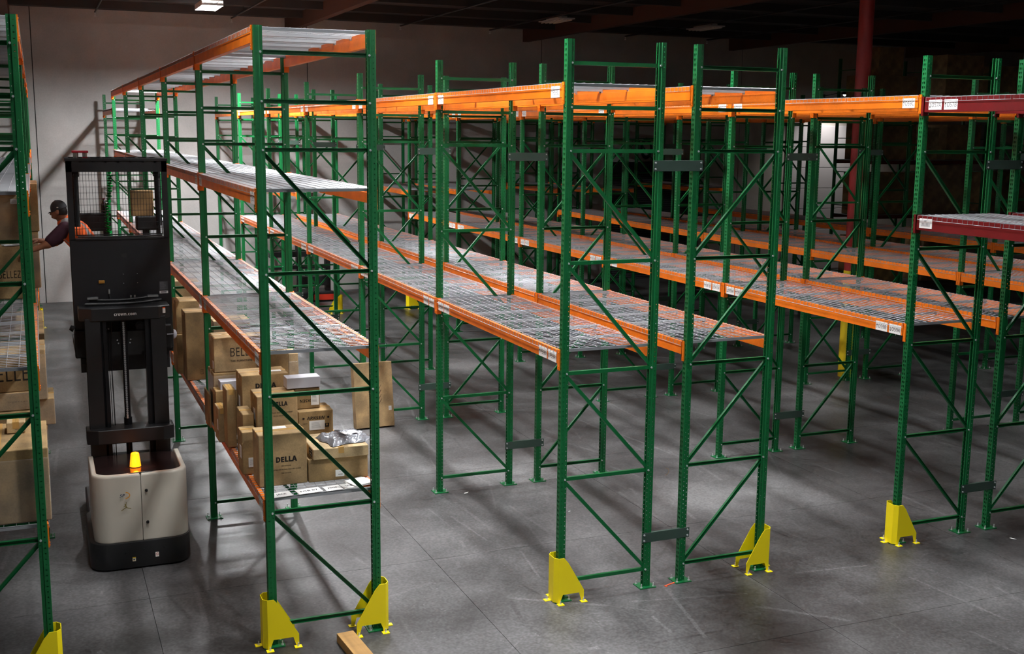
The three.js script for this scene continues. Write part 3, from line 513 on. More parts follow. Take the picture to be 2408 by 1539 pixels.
{ const g = merge([rbx(-0.085, 0.085, 0, 0.09, -0.6, 0.6, 0.005, 1)]); const wt = dataTex(256, (i, j) => { const v = 1 + (gN[j * 256 + ((i >> 4) & 255)] - 0.5) * 0.35 + (gN[((j >> 2) & 255) * 256 + i] - 0.5) * 0.3; return [cl(176 * v), cl(136 * v), cl(82 * v)]; });
  const p = g.attributes.position, uv = g.attributes.uv; for (let k = 0; k < p.count; k++) uv.setXY(k, p.getX(k) * 3 + p.getY(k) * 3, p.getZ(k) * 0.9);
  single('timber_block', g, std({ map: wt, roughness: 0.75 }), 'short square timber block lying before the carton row', 'timber', null, [0.7, 0, 0.76], 0.08); }
single('plastic_clip', merge([bx(-0.08, 0.08, 0, 0.006, -0.008, 0.008), bx(-0.08, -0.06, 0, 0.006, -0.008, 0.028)]), std({ color: 0xd4552a, roughness: 0.5 }), 'orange plastic clip on floor between two rack feet', 'clip', null, [4.33, 0, 0.08], 0.3);
[[3.35, -3.75, 0.09, 'white paper scrap on floor by second P59 frame'], [4.35, -2.55, 0.04, 'tiny white scrap on floor under the P59 decks'], [9.05, 0.35, 0.07, 'pale splinter on floor before the O59 feet'], [5.95, -3.3, 0.03, 'little white scrap near the second aisle frame']].forEach(([x, z, s, l]) => single('litter_scrap', new THREE.TetrahedronGeometry(s * 0.5, 1).scale(1.3, 0.16, 0.5).translate(0, s * 0.08, 0), M.paper, l, 'litter', null, [x, 0, z], x * 3));
single('wire_scrap', tube([[0, 0.004, 0], [0.03, 0.05, 0.02], [0.05, 0.09, -0.02], [0.02, 0.1, -0.05]], 0.003, 16, 5), std({ color: 0x8a6a3a, roughness: 0.6 }), 'bent brown strap scrap on floor near the second aisle frame', 'strap', null, [6.35, 0, -3.5]);

// steel column with painted foot
{ const t = thing('steel_column', 'dark red steel column with yellow painted lower part', 'column', null, [13.36, 0, -8.3]);
  part('red_shaft', cyl([0, 2.2, 0], [0, CEIL, 0], 0.145, 0.145, 28), M.colRed, t); part('yellow_sleeve', cyl([0, 0, 0], [0, 2.2, 0], 0.15, 0.15, 28), M.colYellow, t); }

// ---------------------------------------------------------------- order picker truck (origin at x -1.0, z -2.5 on the floor; z runs away from the camera as negative)
const TX = -1.01;
const stickMat = (key) => prints['st' + key] || (prints['st' + key] = std({ transparent: true, roughness: 0.5, polygonOffset: true, polygonOffsetFactor: -1, map: canvasTex(256, 256, (x) => {
  x.clearRect(0, 0, 256, 256);
  if (key === 'warn') { x.fillStyle = '#f4f2ee'; x.fillRect(0, 0, 256, 256); x.fillStyle = '#e2551c'; x.fillRect(0, 0, 256, 62); x.fillStyle = '#222'; x.fillRect(30, 130, 90, 30); x.fillRect(60, 90, 26, 120); for (let k = 0; k < 5; k++) x.fillRect(140, 84 + k * 32, 96, 10); }
  if (key === 'logo') { x.strokeStyle = '#f0a32c'; x.lineWidth = 20; x.beginPath(); x.ellipse(118, 128, 118, 74, 0, -1.25, 1.35); x.stroke(); x.fillStyle = '#3d4a63'; x.font = 'bold italic 96px sans-serif'; x.fillText('SP', 18, 160); }
  if (key === 'leap') { x.strokeStyle = '#7d7038'; x.fillStyle = '#7d7038'; x.lineCap = 'round'; x.lineWidth = 20; const ln = (...p) => { x.beginPath(); x.moveTo(p[0], p[1]); for (let i = 2; i < p.length; i += 2) x.lineTo(p[i], p[i + 1]); x.stroke(); }; x.lineWidth = 30; ln(120, 100, 132, 160); x.lineWidth = 15; ln(128, 96, 140, 20); ln(116, 100, 80, 136); x.lineWidth = 20; ln(130, 164, 190, 186, 246, 200); ln(126, 164, 76, 196, 16, 236); x.beginPath(); x.arc(112, 78, 16, 0, 7); x.fill(); }
  if (key === 'ban') { x.fillStyle = '#efe9e2'; x.fillRect(20, 0, 216, 256); x.strokeStyle = '#c23a3a'; x.lineWidth = 18; x.beginPath(); x.arc(128, 118, 70, 0, 7); x.moveTo(78, 70); x.lineTo(178, 168); x.stroke(); }
  if (key === 'tagy') { x.fillStyle = '#e8dfc2'; x.fillRect(20, 0, 216, 256); x.fillStyle = '#d8b42a'; x.fillRect(20, 0, 216, 70); x.fillStyle = '#333'; x.fillRect(70, 110, 90, 90); }
  if (key === 'plate') { x.fillStyle = '#3c3e42'; x.fillRect(0, 0, 256, 180); x.fillStyle = '#777a80'; for (let k = 0; k < 11; k++) x.fillRect(16, 14 + k * 15, 120 + ((k * 53) % 100), 5); x.fillStyle = '#d8d8d8'; x.fillRect(0, 200, 256, 52); x.fillStyle = '#333'; x.fillRect(40, 214, 170, 20); }
}) }));
const truck = thing('order_picker_truck', 'black and cream order picker lift truck with raised operator platform', 'lift truck', null, [TX, 0, -2.5]);
{
  const sticker = (key, x, y, z, w, h) => { const m = part('sticker', new THREE.PlaneGeometry(w, h), stickMat(key), truck, 'printed sticker'); m.position.set(x, y, z); return m; };
  // tractor body
  part('bumper_skirt', toCreasedNormals(extrudeXZ(rrShape(-0.535, 0.535, -1.35, 0, 0.2), 0.03, 0.31, { bevelEnabled: true, bevelSize: 0.012, bevelThickness: 0.012, bevelSegments: 2 }), 0.7), M.black, truck, 'black rubbery bumper skirt');
  const half = (s) => { const sh = new THREE.Shape(), r = 0.19, W = 0.515; const x = (v) => s * v; sh.moveTo(x(0.003), 0); sh.lineTo(x(W - r), 0); for (let k = 1; k <= 10; k++) { const a = k / 10 * Math.PI / 2; sh.lineTo(x(W - r + r * Math.sin(a)), r - r * Math.cos(a)); } sh.lineTo(x(W), 0.95); sh.lineTo(x(W - 0.06), 0.95); sh.lineTo(x(W - 0.06), 0.24); for (let k = 1; k <= 8; k++) { const a = k / 8 * Math.PI / 2; sh.lineTo(x(W - 0.06 - 0.15 + 0.15 * Math.cos(a)), 0.24 - 0.15 * Math.sin(a)); } sh.lineTo(x(0.003), 0.09);
    const g = new THREE.ExtrudeGeometry(sh, { depth: 0.73, bevelEnabled: true, bevelSize: 0.016, bevelThickness: 0.03, bevelSegments: 5, bevelOffset: -0.016 }); g.rotateX(-Math.PI / 2); g.translate(0.02, 0.335, -0.02); return toCreasedNormals(g, 0.7); };
  part('body_door', half(-1), M.cream, truck, 'cream battery cover half'); part('body_door', half(1), M.cream, truck, 'cream battery cover half');
  part('inner_body', extrudeXZ(rrShape(-0.44, 0.48, -1.3, -0.1, 0.1), 0.31, 1.02), M.blackMatte, truck);
  const lid = part('top_cover', extrudeXZ(rrShape(-0.45, 0.47, -0.95, -0.075, 0.14), 1.02, 1.072, { bevelEnabled: true, bevelSize: 0.01, bevelThickness: 0.012, bevelSegments: 2 }), std({ color: 0x241a1a, roughness: 0.16 }), truck, 'glossy dark top cover');
  part('grab_recess', tube([[-0.2, 0.025, -0.08], [0, 0.05, -0.075], [0.3, 0.03, -0.08]].map(([x, y, z]) => [x, y + 1.045, z]), 0.012, 20, 6), M.black, lid);
  for (const y of [0.9, 0.53]) part('latch', cyl([0.075, y, -0.022], [0.075, y, 0.004], 0.017, 0.015, 14), M.blackMatte, truck);
  sticker('logo', -0.16, 0.87, 0.0005, 0.13, 0.13); sticker('leap', -0.15, 0.745, 0.0005, 0.11, 0.11);
  sticker('tagy', -0.09, 0.12, 0.0125, 0.042, 0.05); sticker('ban', 0.16, 0.145, 0.0125, 0.045, 0.055);
  part('skirt_bolts', merge([[-0.18, 0.2], [0.02, 0.22], [0.24, 0.22]].map(([x, y]) => cyl([x, y, 0.008], [x, y, 0.016], 0.012, 0.011, 8))), M.blackMatte, truck);
  // beacon
  const bc = part('beacon', merge([cyl([-0.005, 1.09, -0.38], [-0.005, 1.235, -0.38], 0.062, 0.046, 20), (() => { const g = new THREE.SphereGeometry(0.046, 18, 8, 0, 7, 0, 1.57); g.scale(1, 0.45, 1); g.translate(-0.005, 1.235, -0.38); return g; })()]), std({ color: 0xff9a1a, emissive: 0xff8a10, emissiveIntensity: 2.6, roughness: 0.2 }), truck, 'glowing amber warning beacon');
  part('beacon_foot', cyl([-0.005, 1.06, -0.38], [-0.005, 1.09, -0.38], 0.07, 0.066, 20), M.black, bc);
  const pl = new THREE.PointLight(0xff8a1a, 0.16, 0, 2); pl.position.set(-0.005, 1.16, -0.3); pl.castShadow = true; pl.shadow.radius = 2; truck.add(pl);
  // mast
  for (const s of [-1, 1]) { const sx = s < 0 ? -0.365 : 0.365;
    part('mast_channel', merge([rbx(sx - 0.085, sx + 0.085, 0.12, 2.72, -1.02, -0.98, 0.004, 1), bx(sx + s * 0.065, sx + s * 0.085, 0.12, 2.72, -1.14, -1.02), bx(sx - 0.085, sx + 0.085, 0.12, 2.72, -1.16, -1.14)]), M.black, truck);
    part('inner_channel', merge([bx(sx - s * 0.13 - 0.02, sx - s * 0.13 + 0.02, 0.6, 2.8, -1.15, -1.0), bx(sx - s * 0.1 - 0.015, sx - s * 0.1 + 0.015, 0.4, 2.75, -1.17, -1.05)]), M.iron, truck); }
  const barShape = (w, d, c) => { const s = new THREE.Shape(); s.moveTo(-w, -0.0); s.lineTo(-w + c, -c * 0.55); s.lineTo(w - c, -c * 0.55); s.lineTo(w, 0); s.lineTo(w, d); s.lineTo(-w, d); return s; };
  part('lower_crossbar', extrudeXZ(barShape(0.485, 0.22, 0.12), 1.25, 1.405, { bevelEnabled: true, bevelSize: 0.008, bevelThickness: 0.008, bevelSegments: 1 }).translate(0, 0, -0.93), M.black, truck);
  sticker('warn', 0.4, 1.35, -0.905, 0.085, 0.085);
  part('top_crossbar', extrudeXZ(barShape(0.5, 0.3, 0.13), 2.7, 2.835, { bevelEnabled: true, bevelSize: 0.01, bevelThickness: 0.01, bevelSegments: 1 }).translate(0, 0, -1.05), M.black, truck);
  sticker('warn', 0.42, 2.79, -0.998, 0.07, 0.07);
  { const m = part('lettering', new THREE.PlaneGeometry(0.26, 0.065), std({ transparent: true, roughness: 0.6, map: canvasTex(512, 128, (x) => { x.clearRect(0, 0, 512, 128); x.fillStyle = '#e8e8e8'; x.font = 'bold 96px sans-serif'; x.textAlign = 'center'; x.textBaseline = 'middle'; x.fillText('crown.com', 256, 60, 500); }) }), truck, 'white lettering'); m.position.set(-0.0, 2.765, -0.9665); }
  part('padded_rails', merge([tube([[-0.43, 2.875, -1.14], [-0.15, 2.868, -1.14], [0.15, 2.872, -1.14], [0.43, 2.895, -1.14]], 0.018, 20, 8), tube([[-0.38, 2.91, -1.22], [0, 2.9, -1.22], [0.4, 2.93, -1.22]], 0.016, 20, 8)]), M.black, truck);
  part('rail_clamps', merge([-0.34, 0.34].map((x) => bx(x - 0.06, x + 0.06, 2.925, 2.945, -1.26, -1.18))), M.chrome, truck);
  part('lift_cylinder', merge([cyl([-0.015, 0.4, -1.1], [-0.015, 2.72, -1.1], 0.036, 0.036, 14), cyl([-0.015, 1.36, -1.1], [-0.015, 1.5, -1.1], 0.048, 0.048, 14)]), M.iron, truck);
  { const l = []; for (let k = 0; k < 52; k++) { const y = 1.5 + k * 0.0225, z = -1.03; l.push(bx(-0.035, -0.012, y, y + 0.013, z - 0.006, z + 0.006)); if (k % 2) l.push(bx(-0.03, -0.017, y - 0.012, y + 0.02, z - 0.004, z + 0.008)); } part('lift_chain', merge(l), M.chrome, truck, 'bright steel lift chain'); }
  part('hoses', merge([-0.235, -0.215, -0.195, -0.17].map((x, i) => tube([[x, 0.75, -1.08], [x + 0.004, 1.5, -1.08], [x, 2.3, -1.09], [x + 0.02, 2.66, -1.1]], i === 2 ? 0.004 : 0.0065, 24, 6))), M.iron, truck);
  part('carriage_plate', merge([bx(-0.27, 0.25, 2.28, 2.52, -1.2, -1.17), bx(-0.19, 0.18, 2.24, 2.28, -1.2, -1.17), bx(-0.27, 0.25, 2.52, 2.535, -1.2, -1.13)]), M.black, truck);
  part('plate_bolts', merge([[-0.09, 2.43], [-0.08, 2.39], [0.06, 2.43], [0.05, 2.39], [-0.21, 2.56], [-0.18, 2.57], [0.2, 2.6]].map(([x, y]) => cyl([x, y, -1.17], [x, y, -1.155], 0.012, 0.01, 6))), M.chrome, truck);
  part('pulley_wheel', merge([cyl([0.17, 2.6, -1.14], [0.17, 2.6, -1.1], 0.052, 0.052, 22), cyl([0.17, 2.6, -1.1], [0.17, 2.6, -1.085], 0.03, 0.03, 16)]), M.iron, truck);
  // operator platform
  const z0 = -1.45;
  part('back_panel', merge([rbx(-0.553, 0.582, 2.25, 3.62, z0 - 0.05, z0, 0.012, 2), bx(-0.5, 0.53, 2.0, 2.3, z0 - 0.05, z0 - 0.02)]), std({ color: 0x1a1b1e, roughness: 0.36 }), truck, 'flat black back panel');
  part('panel_studs', merge([[0.0, 2.98], [0.16, 2.98], [0.0, 2.87], [0.16, 2.87]].map(([x, y]) => cyl([x + 0.03, y + 0.2, z0], [x + 0.03, y + 0.2, z0 + 0.006], 0.006, 0.006, 6))), M.chrome, truck);
  part('cable_ports', merge([[-0.14, 3.0], [0.105, 2.92], [0.15, 2.92]].map(([x, y]) => cyl([x, y, z0], [x, y - 0.05, z0 + 0.012], 0.014, 0.012, 8))), M.chrome, truck);
  part('cables', merge([[-0.14, 2.95], [0.105, 2.87], [0.15, 2.87]].map(([x, y]) => tube([[x, y, z0 + 0.012], [x + 0.01, y - 0.12, z0 + 0.03], [x, y - 0.3, z0 + 0.1]], 0.008, 14, 6))), M.blackMatte, truck);
  part('brass_bracket', rbx(-0.255, -0.185, 3.075, 3.115, z0, z0 + 0.02, 0.008, 2), std({ color: 0xb9873a, roughness: 0.35, metalness: 0.6 }), truck);
  part('panel_slot', bx(0.02, 0.08, 3.38, 3.43, z0, z0 + 0.004), M.blackMatte, truck);
  sticker('plate', 0.49, 3.0, z0 + 0.003, 0.1, 0.15);
  part('window_frame', merge([bx(-0.553, -0.487, 3.6, 4.55, z0 - 0.06, z0), bx(0.52, 0.582, 3.6, 4.55, z0 - 0.06, z0), bx(-0.553, 0.582, 4.4, 4.55, z0 - 0.06, z0), rbx(-0.565, 0.594, 4.525, 4.56, z0 - 0.07, z0 + 0.012, 0.006, 1), tube([[-0.46, 3.64, z0 + 0.006], [-0.2, 3.635, z0 + 0.006], [0.2, 3.635, z0 + 0.006], [0.5, 3.64, z0 + 0.006]], 0.011, 12, 8), rbx(-0.487, 0.52, 3.595, 3.622, z0 - 0.04, z0 + 0.012, 0.005, 1)]), M.black, truck);
  part('frame_edge', merge([bx(-0.47, 0.505, 3.652, 3.66, z0 + 0.002, z0 + 0.01), bx(0.497, 0.505, 3.66, 4.38, z0 + 0.002, z0 + 0.01), bx(-0.47, -0.462, 3.66, 4.38, z0 + 0.002, z0 + 0.01)]), M.iron, truck);
  { const l = []; for (let x = -0.47; x < 0.515; x += 0.0335) l.push(bx(x - 0.002, x + 0.002, 3.62, 4.41, z0 - 0.031, z0 - 0.027)); for (let y = 3.66; y < 4.4; y += 0.0705) l.push(bx(-0.49, 0.525, y - 0.0022, y + 0.0022, z0 - 0.027, z0 - 0.0225)); part('wire_guard', merge(l), M.blackMatte, truck, 'black welded wire guard'); }
  part('padded_post', merge([cyl([-0.45, 3.75, z0 - 0.12], [-0.45, 4.4, z0 - 0.12], 0.034, 0.034, 12), cyl([-0.45, 4.34, z0 - 0.12], [-0.45, 4.4, z0 - 0.12], 0.045, 0.045, 12)]), M.blackMatte, truck);
  part('padded_post', merge([cyl([0.475, 3.75, z0 - 0.12], [0.475, 4.4, z0 - 0.12], 0.034, 0.034, 12), cyl([0.475, 4.34, z0 - 0.12], [0.475, 4.4, z0 - 0.12], 0.045, 0.045, 12)]), M.blackMatte, truck);
  { const l = [bx(-0.553, -0.5, 4.5, 4.55, -2.5, z0), bx(0.53, 0.582, 4.5, 4.55, -2.5, z0), bx(-0.553, 0.582, 4.5, 4.55, -2.55, -2.5)]; for (let k = 1; k < 8; k++) l.push(bx(-0.53 + k * 0.14 - 0.012, -0.53 + k * 0.14 + 0.012, 4.505, 4.545, -2.5, z0)); part('overhead_guard', merge(l), M.black, truck); }
  part('guard_leg', bx(0.535, 0.582, 2.25, 4.5, -2.55, -2.5), M.black, truck);
  part('platform_floor', bx(-0.553, 0.582, 2.2, 2.3, -2.55, z0 - 0.05), M.blackMatte, truck);
  part('control_console', merge([rbx(-0.4, -0.02, 3.62, 3.85, -2.54, -2.42, 0.02, 2), rbx(0.28, 0.56, 3.62, 3.8, -2.54, -2.4, 0.02, 2), bx(-0.4, 0.56, 2.3, 2.42, -2.54, -2.44), bx(-0.12, -0.04, 2.3, 3.66, -2.52, -2.46), bx(0.36, 0.44, 2.3, 3.66, -2.52, -2.46)]), M.blackMatte, truck);
  part('fork', rbx(-0.36, -0.22, 2.14, 2.18, -3.7, -2.5, 0.008, 1), M.iron, truck); part('fork', rbx(0.24, 0.38, 2.14, 2.18, -3.7, -2.5, 0.008, 1), M.iron, truck);
  part('fork_mount', bx(-0.38, 0.4, 2.14, 2.3, -2.58, -2.5), M.black, truck);
  part('side_box', merge([rbx(-0.56, -0.4, 2.2, 2.52, z0 - 0.02, z0 + 0.12, 0.02, 2), rbx(-0.5, -0.43, 2.13, 2.2, z0, z0 + 0.1, 0.01, 1), cyl([-0.56, 2.55, z0 + 0.05], [-0.6, 2.57, z0 + 0.05], 0.04, 0.03, 10)]), M.blackMatte, truck);
  part('side_box', rbx(0.43, 0.56, 2.25, 2.55, z0 - 0.02, z0 + 0.06, 0.02, 2), M.black, truck);
  part('work_lamp', merge([(() => { const g = new THREE.SphereGeometry(0.036, 16, 10, 0, 7, 0, 1.57); g.rotateZ(-Math.PI / 2); g.scale(1.1, 1.6, 1); g.translate(0.578, 2.43, z0 + 0.08); return g; })(), cyl([0.5, 2.43, z0 + 0.08], [0.578, 2.43, z0 + 0.08], 0.007, 0.007, 6)]), M.whiteBox, truck, 'white half-round side lamp');
  // camera pod on the roof
  const pod = part('roof_strobe', merge([cyl([-0.43, 4.56, -1.6], [-0.43, 4.62, -1.6], 0.03, 0.03, 12), cyl([-0.33, 4.56, -1.6], [-0.33, 4.62, -1.6], 0.026, 0.026, 12)]), M.chrome, truck); part('strobe_cap', merge([rbx(-0.475, -0.29, 4.62, 4.645, -1.65, -1.55, 0.006, 1), bx(-0.36, -0.3, 4.555, 4.57, -1.64, -1.56)]), std({ color: 0xb01830, roughness: 0.4 }), pod);
  // wheels under the platform end and load legs
  part('load_leg', merge([rbx(-0.5, -0.36, 0.03, 0.2, -2.75, -1.2, 0.02, 1)]), M.black, truck); part('load_leg', merge([rbx(0.36, 0.5, 0.03, 0.2, -2.75, -1.2, 0.02, 1)]), M.black, truck);
  part('wheel', cyl([-0.48, 0.075, -2.6], [-0.38, 0.075, -2.6], 0.075, 0.075, 18), M.blackMatte, truck); part('wheel', cyl([0.38, 0.075, -2.6], [0.48, 0.075, -2.6], 0.075, 0.075, 18), M.blackMatte, truck);
  part('wheel', cyl([-0.06, 0.11, -0.5], [0.06, 0.11, -0.5], 0.11, 0.11, 18), M.blackMatte, truck);
}
{ // garland of green foil twisted on a cord
  const pos = [], idx = [], n = 150, L = 0.92; let k = 0;
  for (let i = 0; i <= n; i++) { const y = -L * i / n, a = i * 0.62, r = 0.024 + 0.016 * Math.abs(Math.sin(i * 0.31)) * (i > 24 ? 1 : 0.15), bend = 0.02 * Math.sin(i * 0.045) - 0.03 * i / n; pos.push(bend + r * Math.cos(a), y, r * Math.sin(a), bend - r * Math.cos(a), y - 0.004, -r * Math.sin(a)); if (i) { idx.push(k - 2, k - 1, k, k, k - 1, k + 1); } k += 2; }
  const g = new THREE.BufferGeometry(); g.setAttribute('position', new THREE.Float32BufferAttribute(pos, 3)); g.setIndex(idx); const ng = g.toNonIndexed(); ng.computeVertexNormals();
  const t = thing('foil_garland', 'shiny green foil garland hanging inside the truck cab', 'garland', null, [TX - 0.06, 4.5, -4.35]);
  part('foil', ng, std({ color: 0x14c455, roughness: 0.25, metalness: 0.4, side: THREE.DoubleSide }), t); part('cord', cyl([0, 0, 0], [0, -0.2, 0], 0.003, 0.003, 5), M.green, t);
}
carton('brown corrugated carton seen through the truck wire guard', null, [TX + 0.23, TX + 0.5], [3.8, 4.13], [-5.06, -4.92], { mat: CARD[2], tape: 0 });
carton('low brown carton on the truck forks behind the platform', null, [TX - 0.3, TX + 0.25], [2.18, 2.5], [-6.0, -5.2], { mat: CARD[1] });
{ const t = thing('drink_bottle', 'dark drink bottle standing on the cab console', 'bottle', null, [TX + 0.33, 3.8, -4.96 + 0.0]); t.position.set(TX - 0.1, 3.85, -4.98);
  part('bottle_body', new THREE.LatheGeometry([[0, 0], [0.033, 0], [0.035, 0.02], [0.035, 0.1], [0.013, 0.15], [0.013, 0.17], [0, 0.17]].map(([x, y]) => new THREE.Vector2(x, y)), 16), std({ color: 0x1a1214, roughness: 0.2 }), t); part('cap', cyl([0, 0.17, 0], [0, 0.185, 0], 0.015, 0.015, 10), std({ color: 0x8a1a22, roughness: 0.5 }), t); }

// ---------------------------------------------------------------- worker
const V = (x, y, z) => new THREE.Vector3(x, y, z);
function capsule(a, b, ra, rb) { const ab = b.clone().sub(a), L2 = ab.lengthSq() || 1e-9, q = new THREE.Vector3(); return (p) => { q.copy(p).sub(a); const t = Math.max(0, Math.min(1, q.dot(ab) / L2)); q.addScaledVector(ab, -t); return q.length() - (ra + (rb - ra) * t); }; }
function ellipsoid(c, r, rot) { const inv = rot ? new THREE.Quaternion().setFromEuler(rot).invert() : null, q = new THREE.Vector3(); return (p) => { q.copy(p).sub(c); if (inv) q.applyQuaternion(inv); const k = Math.hypot(q.x / r.x, q.y / r.y, q.z / r.z); return (k - 1) * Math.min(r.x, r.y, r.z); }; }
const smin = (a, b, k) => { const h = Math.max(0, Math.min(1, 0.5 + 0.5 * (b - a) / k)); return b + (a - b) * h - k * h * (1 - h); };
const union = (list, k) => (p) => { let d = 1e9; for (const f of list) d = d > 1e8 ? f(p) : smin(d, f(p), k); return d; };
function meshField(f, lo, hi, cell) {               // surface nets
  const n = [0, 1, 2].map((i) => Math.ceil((hi[i] - lo[i]) / cell) + 1), [nx, ny, nz] = n, val = new Float32Array(nx * ny * nz), p = new THREE.Vector3(), id = (i, j, k) => (k * ny + j) * nx + i;
  for (let k = 0; k < nz; k++) for (let j = 0; j < ny; j++) for (let i = 0; i < nx; i++) val[id(i, j, k)] = f(p.set(lo[0] + i * cell, lo[1] + j * cell, lo[2] + k * cell));
  const vi = new Int32Array(nx * ny * nz).fill(-1), pos = [], idx = [];
  for (let k = 0; k < nz - 1; k++) for (let j = 0; j < ny - 1; j++) for (let i = 0; i < nx - 1; i++) {
    let m = 0, sx = 0, sy = 0, sz = 0, c = 0; const v = [];
    for (let q = 0; q < 8; q++) { v[q] = val[id(i + (q & 1), j + (q >> 1 & 1), k + (q >> 2))]; if (v[q] < 0) m |= 1 << q; }
    if (m === 0 || m === 255) continue;
    for (const [a, b] of [[0, 1], [2, 3], [4, 5], [6, 7], [0, 2], [1, 3], [4, 6], [5, 7], [0, 4], [1, 5], [2, 6], [3, 7]]) if ((v[a] < 0) !== (v[b] < 0)) { const t = v[a] / (v[a] - v[b]); sx += (a & 1) + t * ((b & 1) - (a & 1)); sy += (a >> 1 & 1) + t * ((b >> 1 & 1) - (a >> 1 & 1)); sz += (a >> 2) + t * ((b >> 2) - (a >> 2)); c++; }
    vi[id(i, j, k)] = pos.length / 3; pos.push(lo[0] + (i + sx / c) * cell, lo[1] + (j + sy / c) * cell, lo[2] + (k + sz / c) * cell);
  }
  const quad = (a, b, c, d, s) => { if (a < 0 || b < 0 || c < 0 || d < 0) return; s ? idx.push(a, b, c, a, c, d) : idx.push(a, c, b, a, d, c); };
  for (let k = 1; k < nz - 1; k++) for (let j = 1; j < ny - 1; j++) for (let i = 1; i < nx - 1; i++) {
    const s = val[id(i, j, k)] < 0;
    if (s !== val[id(i + 1, j, k)] < 0) quad(vi[id(i, j - 1, k - 1)], vi[id(i, j, k - 1)], vi[id(i, j, k)], vi[id(i, j - 1, k)], s);
    if (s !== val[id(i, j + 1, k)] < 0) quad(vi[id(i - 1, j, k - 1)], vi[id(i - 1, j, k)], vi[id(i, j, k)], vi[id(i, j, k - 1)], s);
    if (s !== val[id(i, j, k + 1)] < 0) quad(vi[id(i - 1, j - 1, k)], vi[id(i, j - 1, k)], vi[id(i, j, k)], vi[id(i - 1, j, k)], s);
  }
  const g = new THREE.BufferGeometry(); g.setAttribute('position', new THREE.Float32BufferAttribute(pos, 3)); g.setIndex(idx); g.computeVertexNormals(); return g;
}
{
  // joints (world), later moved to the group at the feet
  const O = V(-1.12, 2.3, -4.47);
  const hip = V(-1.16, 3.2, -4.47), belly = V(-1.3, 3.4, -4.47), chest = V(-1.47, 3.635, -4.46), neck = V(-1.6, 3.79, -4.45), head = V(-1.675, 3.915, -4.43);
  const shL = V(-1.6, 3.715, -4.28), elL = V(-1.795, 3.54, -4.23), wrL = V(-1.985, 3.465, -4.255), shR = V(-1.57, 3.725, -4.63), elR = V(-1.71, 3.52, -4.67), wrR = V(-1.895, 3.55, -4.56);
  const legs = [[V(-1.14, 3.16, -4.38), V(-1.2, 2.78, -4.36), V(-1.1, 2.42, -4.36)], [V(-1.14, 3.16, -4.56), V(-1.18, 2.78, -4.58), V(-1.08, 2.42, -4.58)]];
  const torso = [capsule(hip, belly, 0.135, 0.125), capsule(belly, chest, 0.125, 0.14), capsule(V(-1.5, 3.665, -4.32), V(-1.5, 3.665, -4.6), 0.105, 0.105), capsule(V(-1.18, 3.2, -4.38), V(-1.18, 3.2, -4.56), 0.115, 0.115)];
  const upper = [capsule(shL, elL, 0.062, 0.046), capsule(shR, elR, 0.062, 0.046)];
  const lower = [capsule(elL, wrL, 0.043, 0.03), capsule(elR, wrR, 0.043, 0.03)];
  const legF = legs.flatMap(([a, b, c]) => [capsule(a, b, 0.09, 0.062), capsule(b, c, 0.06, 0.045)]);
  const bodyF = union([...torso, ...upper, ...lower, ...legF, capsule(chest, neck, 0.075, 0.058), capsule(neck, V(-1.64, 3.84, -4.44), 0.058, 0.056)], 0.04);
  const headRot = new THREE.Euler(0.1, 0, 0.38);
  const headF = union([ellipsoid(head, V(0.09, 0.105, 0.074), headRot), ellipsoid(V(-1.712, 3.862, -4.43), V(0.058, 0.064, 0.056), headRot), capsule(V(-1.64, 3.84, -4.44), V(-1.66, 3.88, -4.43), 0.055, 0.06), capsule(V(-1.766, 3.893, -4.43), V(-1.784, 3.864, -4.43), 0.011, 0.015), ellipsoid(V(-1.754, 3.826, -4.43), V(0.016, 0.009, 0.024)), ellipsoid(V(-1.645, 3.895, -4.354), V(0.02, 0.031, 0.012)), ellipsoid(V(-1.645, 3.895, -4.506), V(0.02, 0.031, 0.012))], 0.018);
  const spin = (g) => g.translate(-head.x, -head.y, -head.z).rotateY(-0.62).translate(head.x + 0.02, head.y + 0.012, head.z);
  const handF = (w, dir, up, out) => { // palm and five fingers
    const list = [], along = (o, a, b, c) => o.clone().addScaledVector(dir, a).addScaledVector(up, b).addScaledVector(out, c), palm = along(w, 0.05, 0, 0);
    list.push(capsule(w, along(w, 0.03, 0, 0), 0.028, 0.03), ellipsoidDir(palm, dir, out));
    const len = [0.03, 0.034, 0.031, 0.024];
    for (let i = 0; i < 4; i++) { const o = -0.03 + i * 0.02, a = along(w, 0.085, 0, o), b = along(w, 0.085 + len[i], -0.012, o * 1.1), c = along(w, 0.085 + len[i] * 1.75, -0.038, o * 1.12); list.push(capsule(a, b, 0.0095, 0.0088), capsule(b, c, 0.0086, 0.0075)); }
    const a = along(w, 0.03, -0.006, -0.032), b = along(w, 0.062, -0.022, -0.056), c = along(w, 0.09, -0.036, -0.056); list.push(capsule(a, b, 0.012, 0.0105), capsule(b, c, 0.01, 0.0085));
    return union(list, 0.008);
  };
  function ellipsoidDir(c, dir, out) { const a = c.clone().addScaledVector(out, -0.022), b = c.clone().addScaledVector(out, 0.022), f1 = capsule(a, a.clone().addScaledVector(dir, 0.035), 0.019, 0.016), f2 = capsule(b, b.clone().addScaledVector(dir, 0.035), 0.019, 0.016), f3 = capsule(c, c.clone().addScaledVector(dir, 0.035), 0.02, 0.017); return union([f1, f2, f3], 0.02); }
  const dirL = wrL.clone().sub(elL).normalize(), dirR = wrR.clone().sub(elR).normalize(), up = V(0, 1, 0);
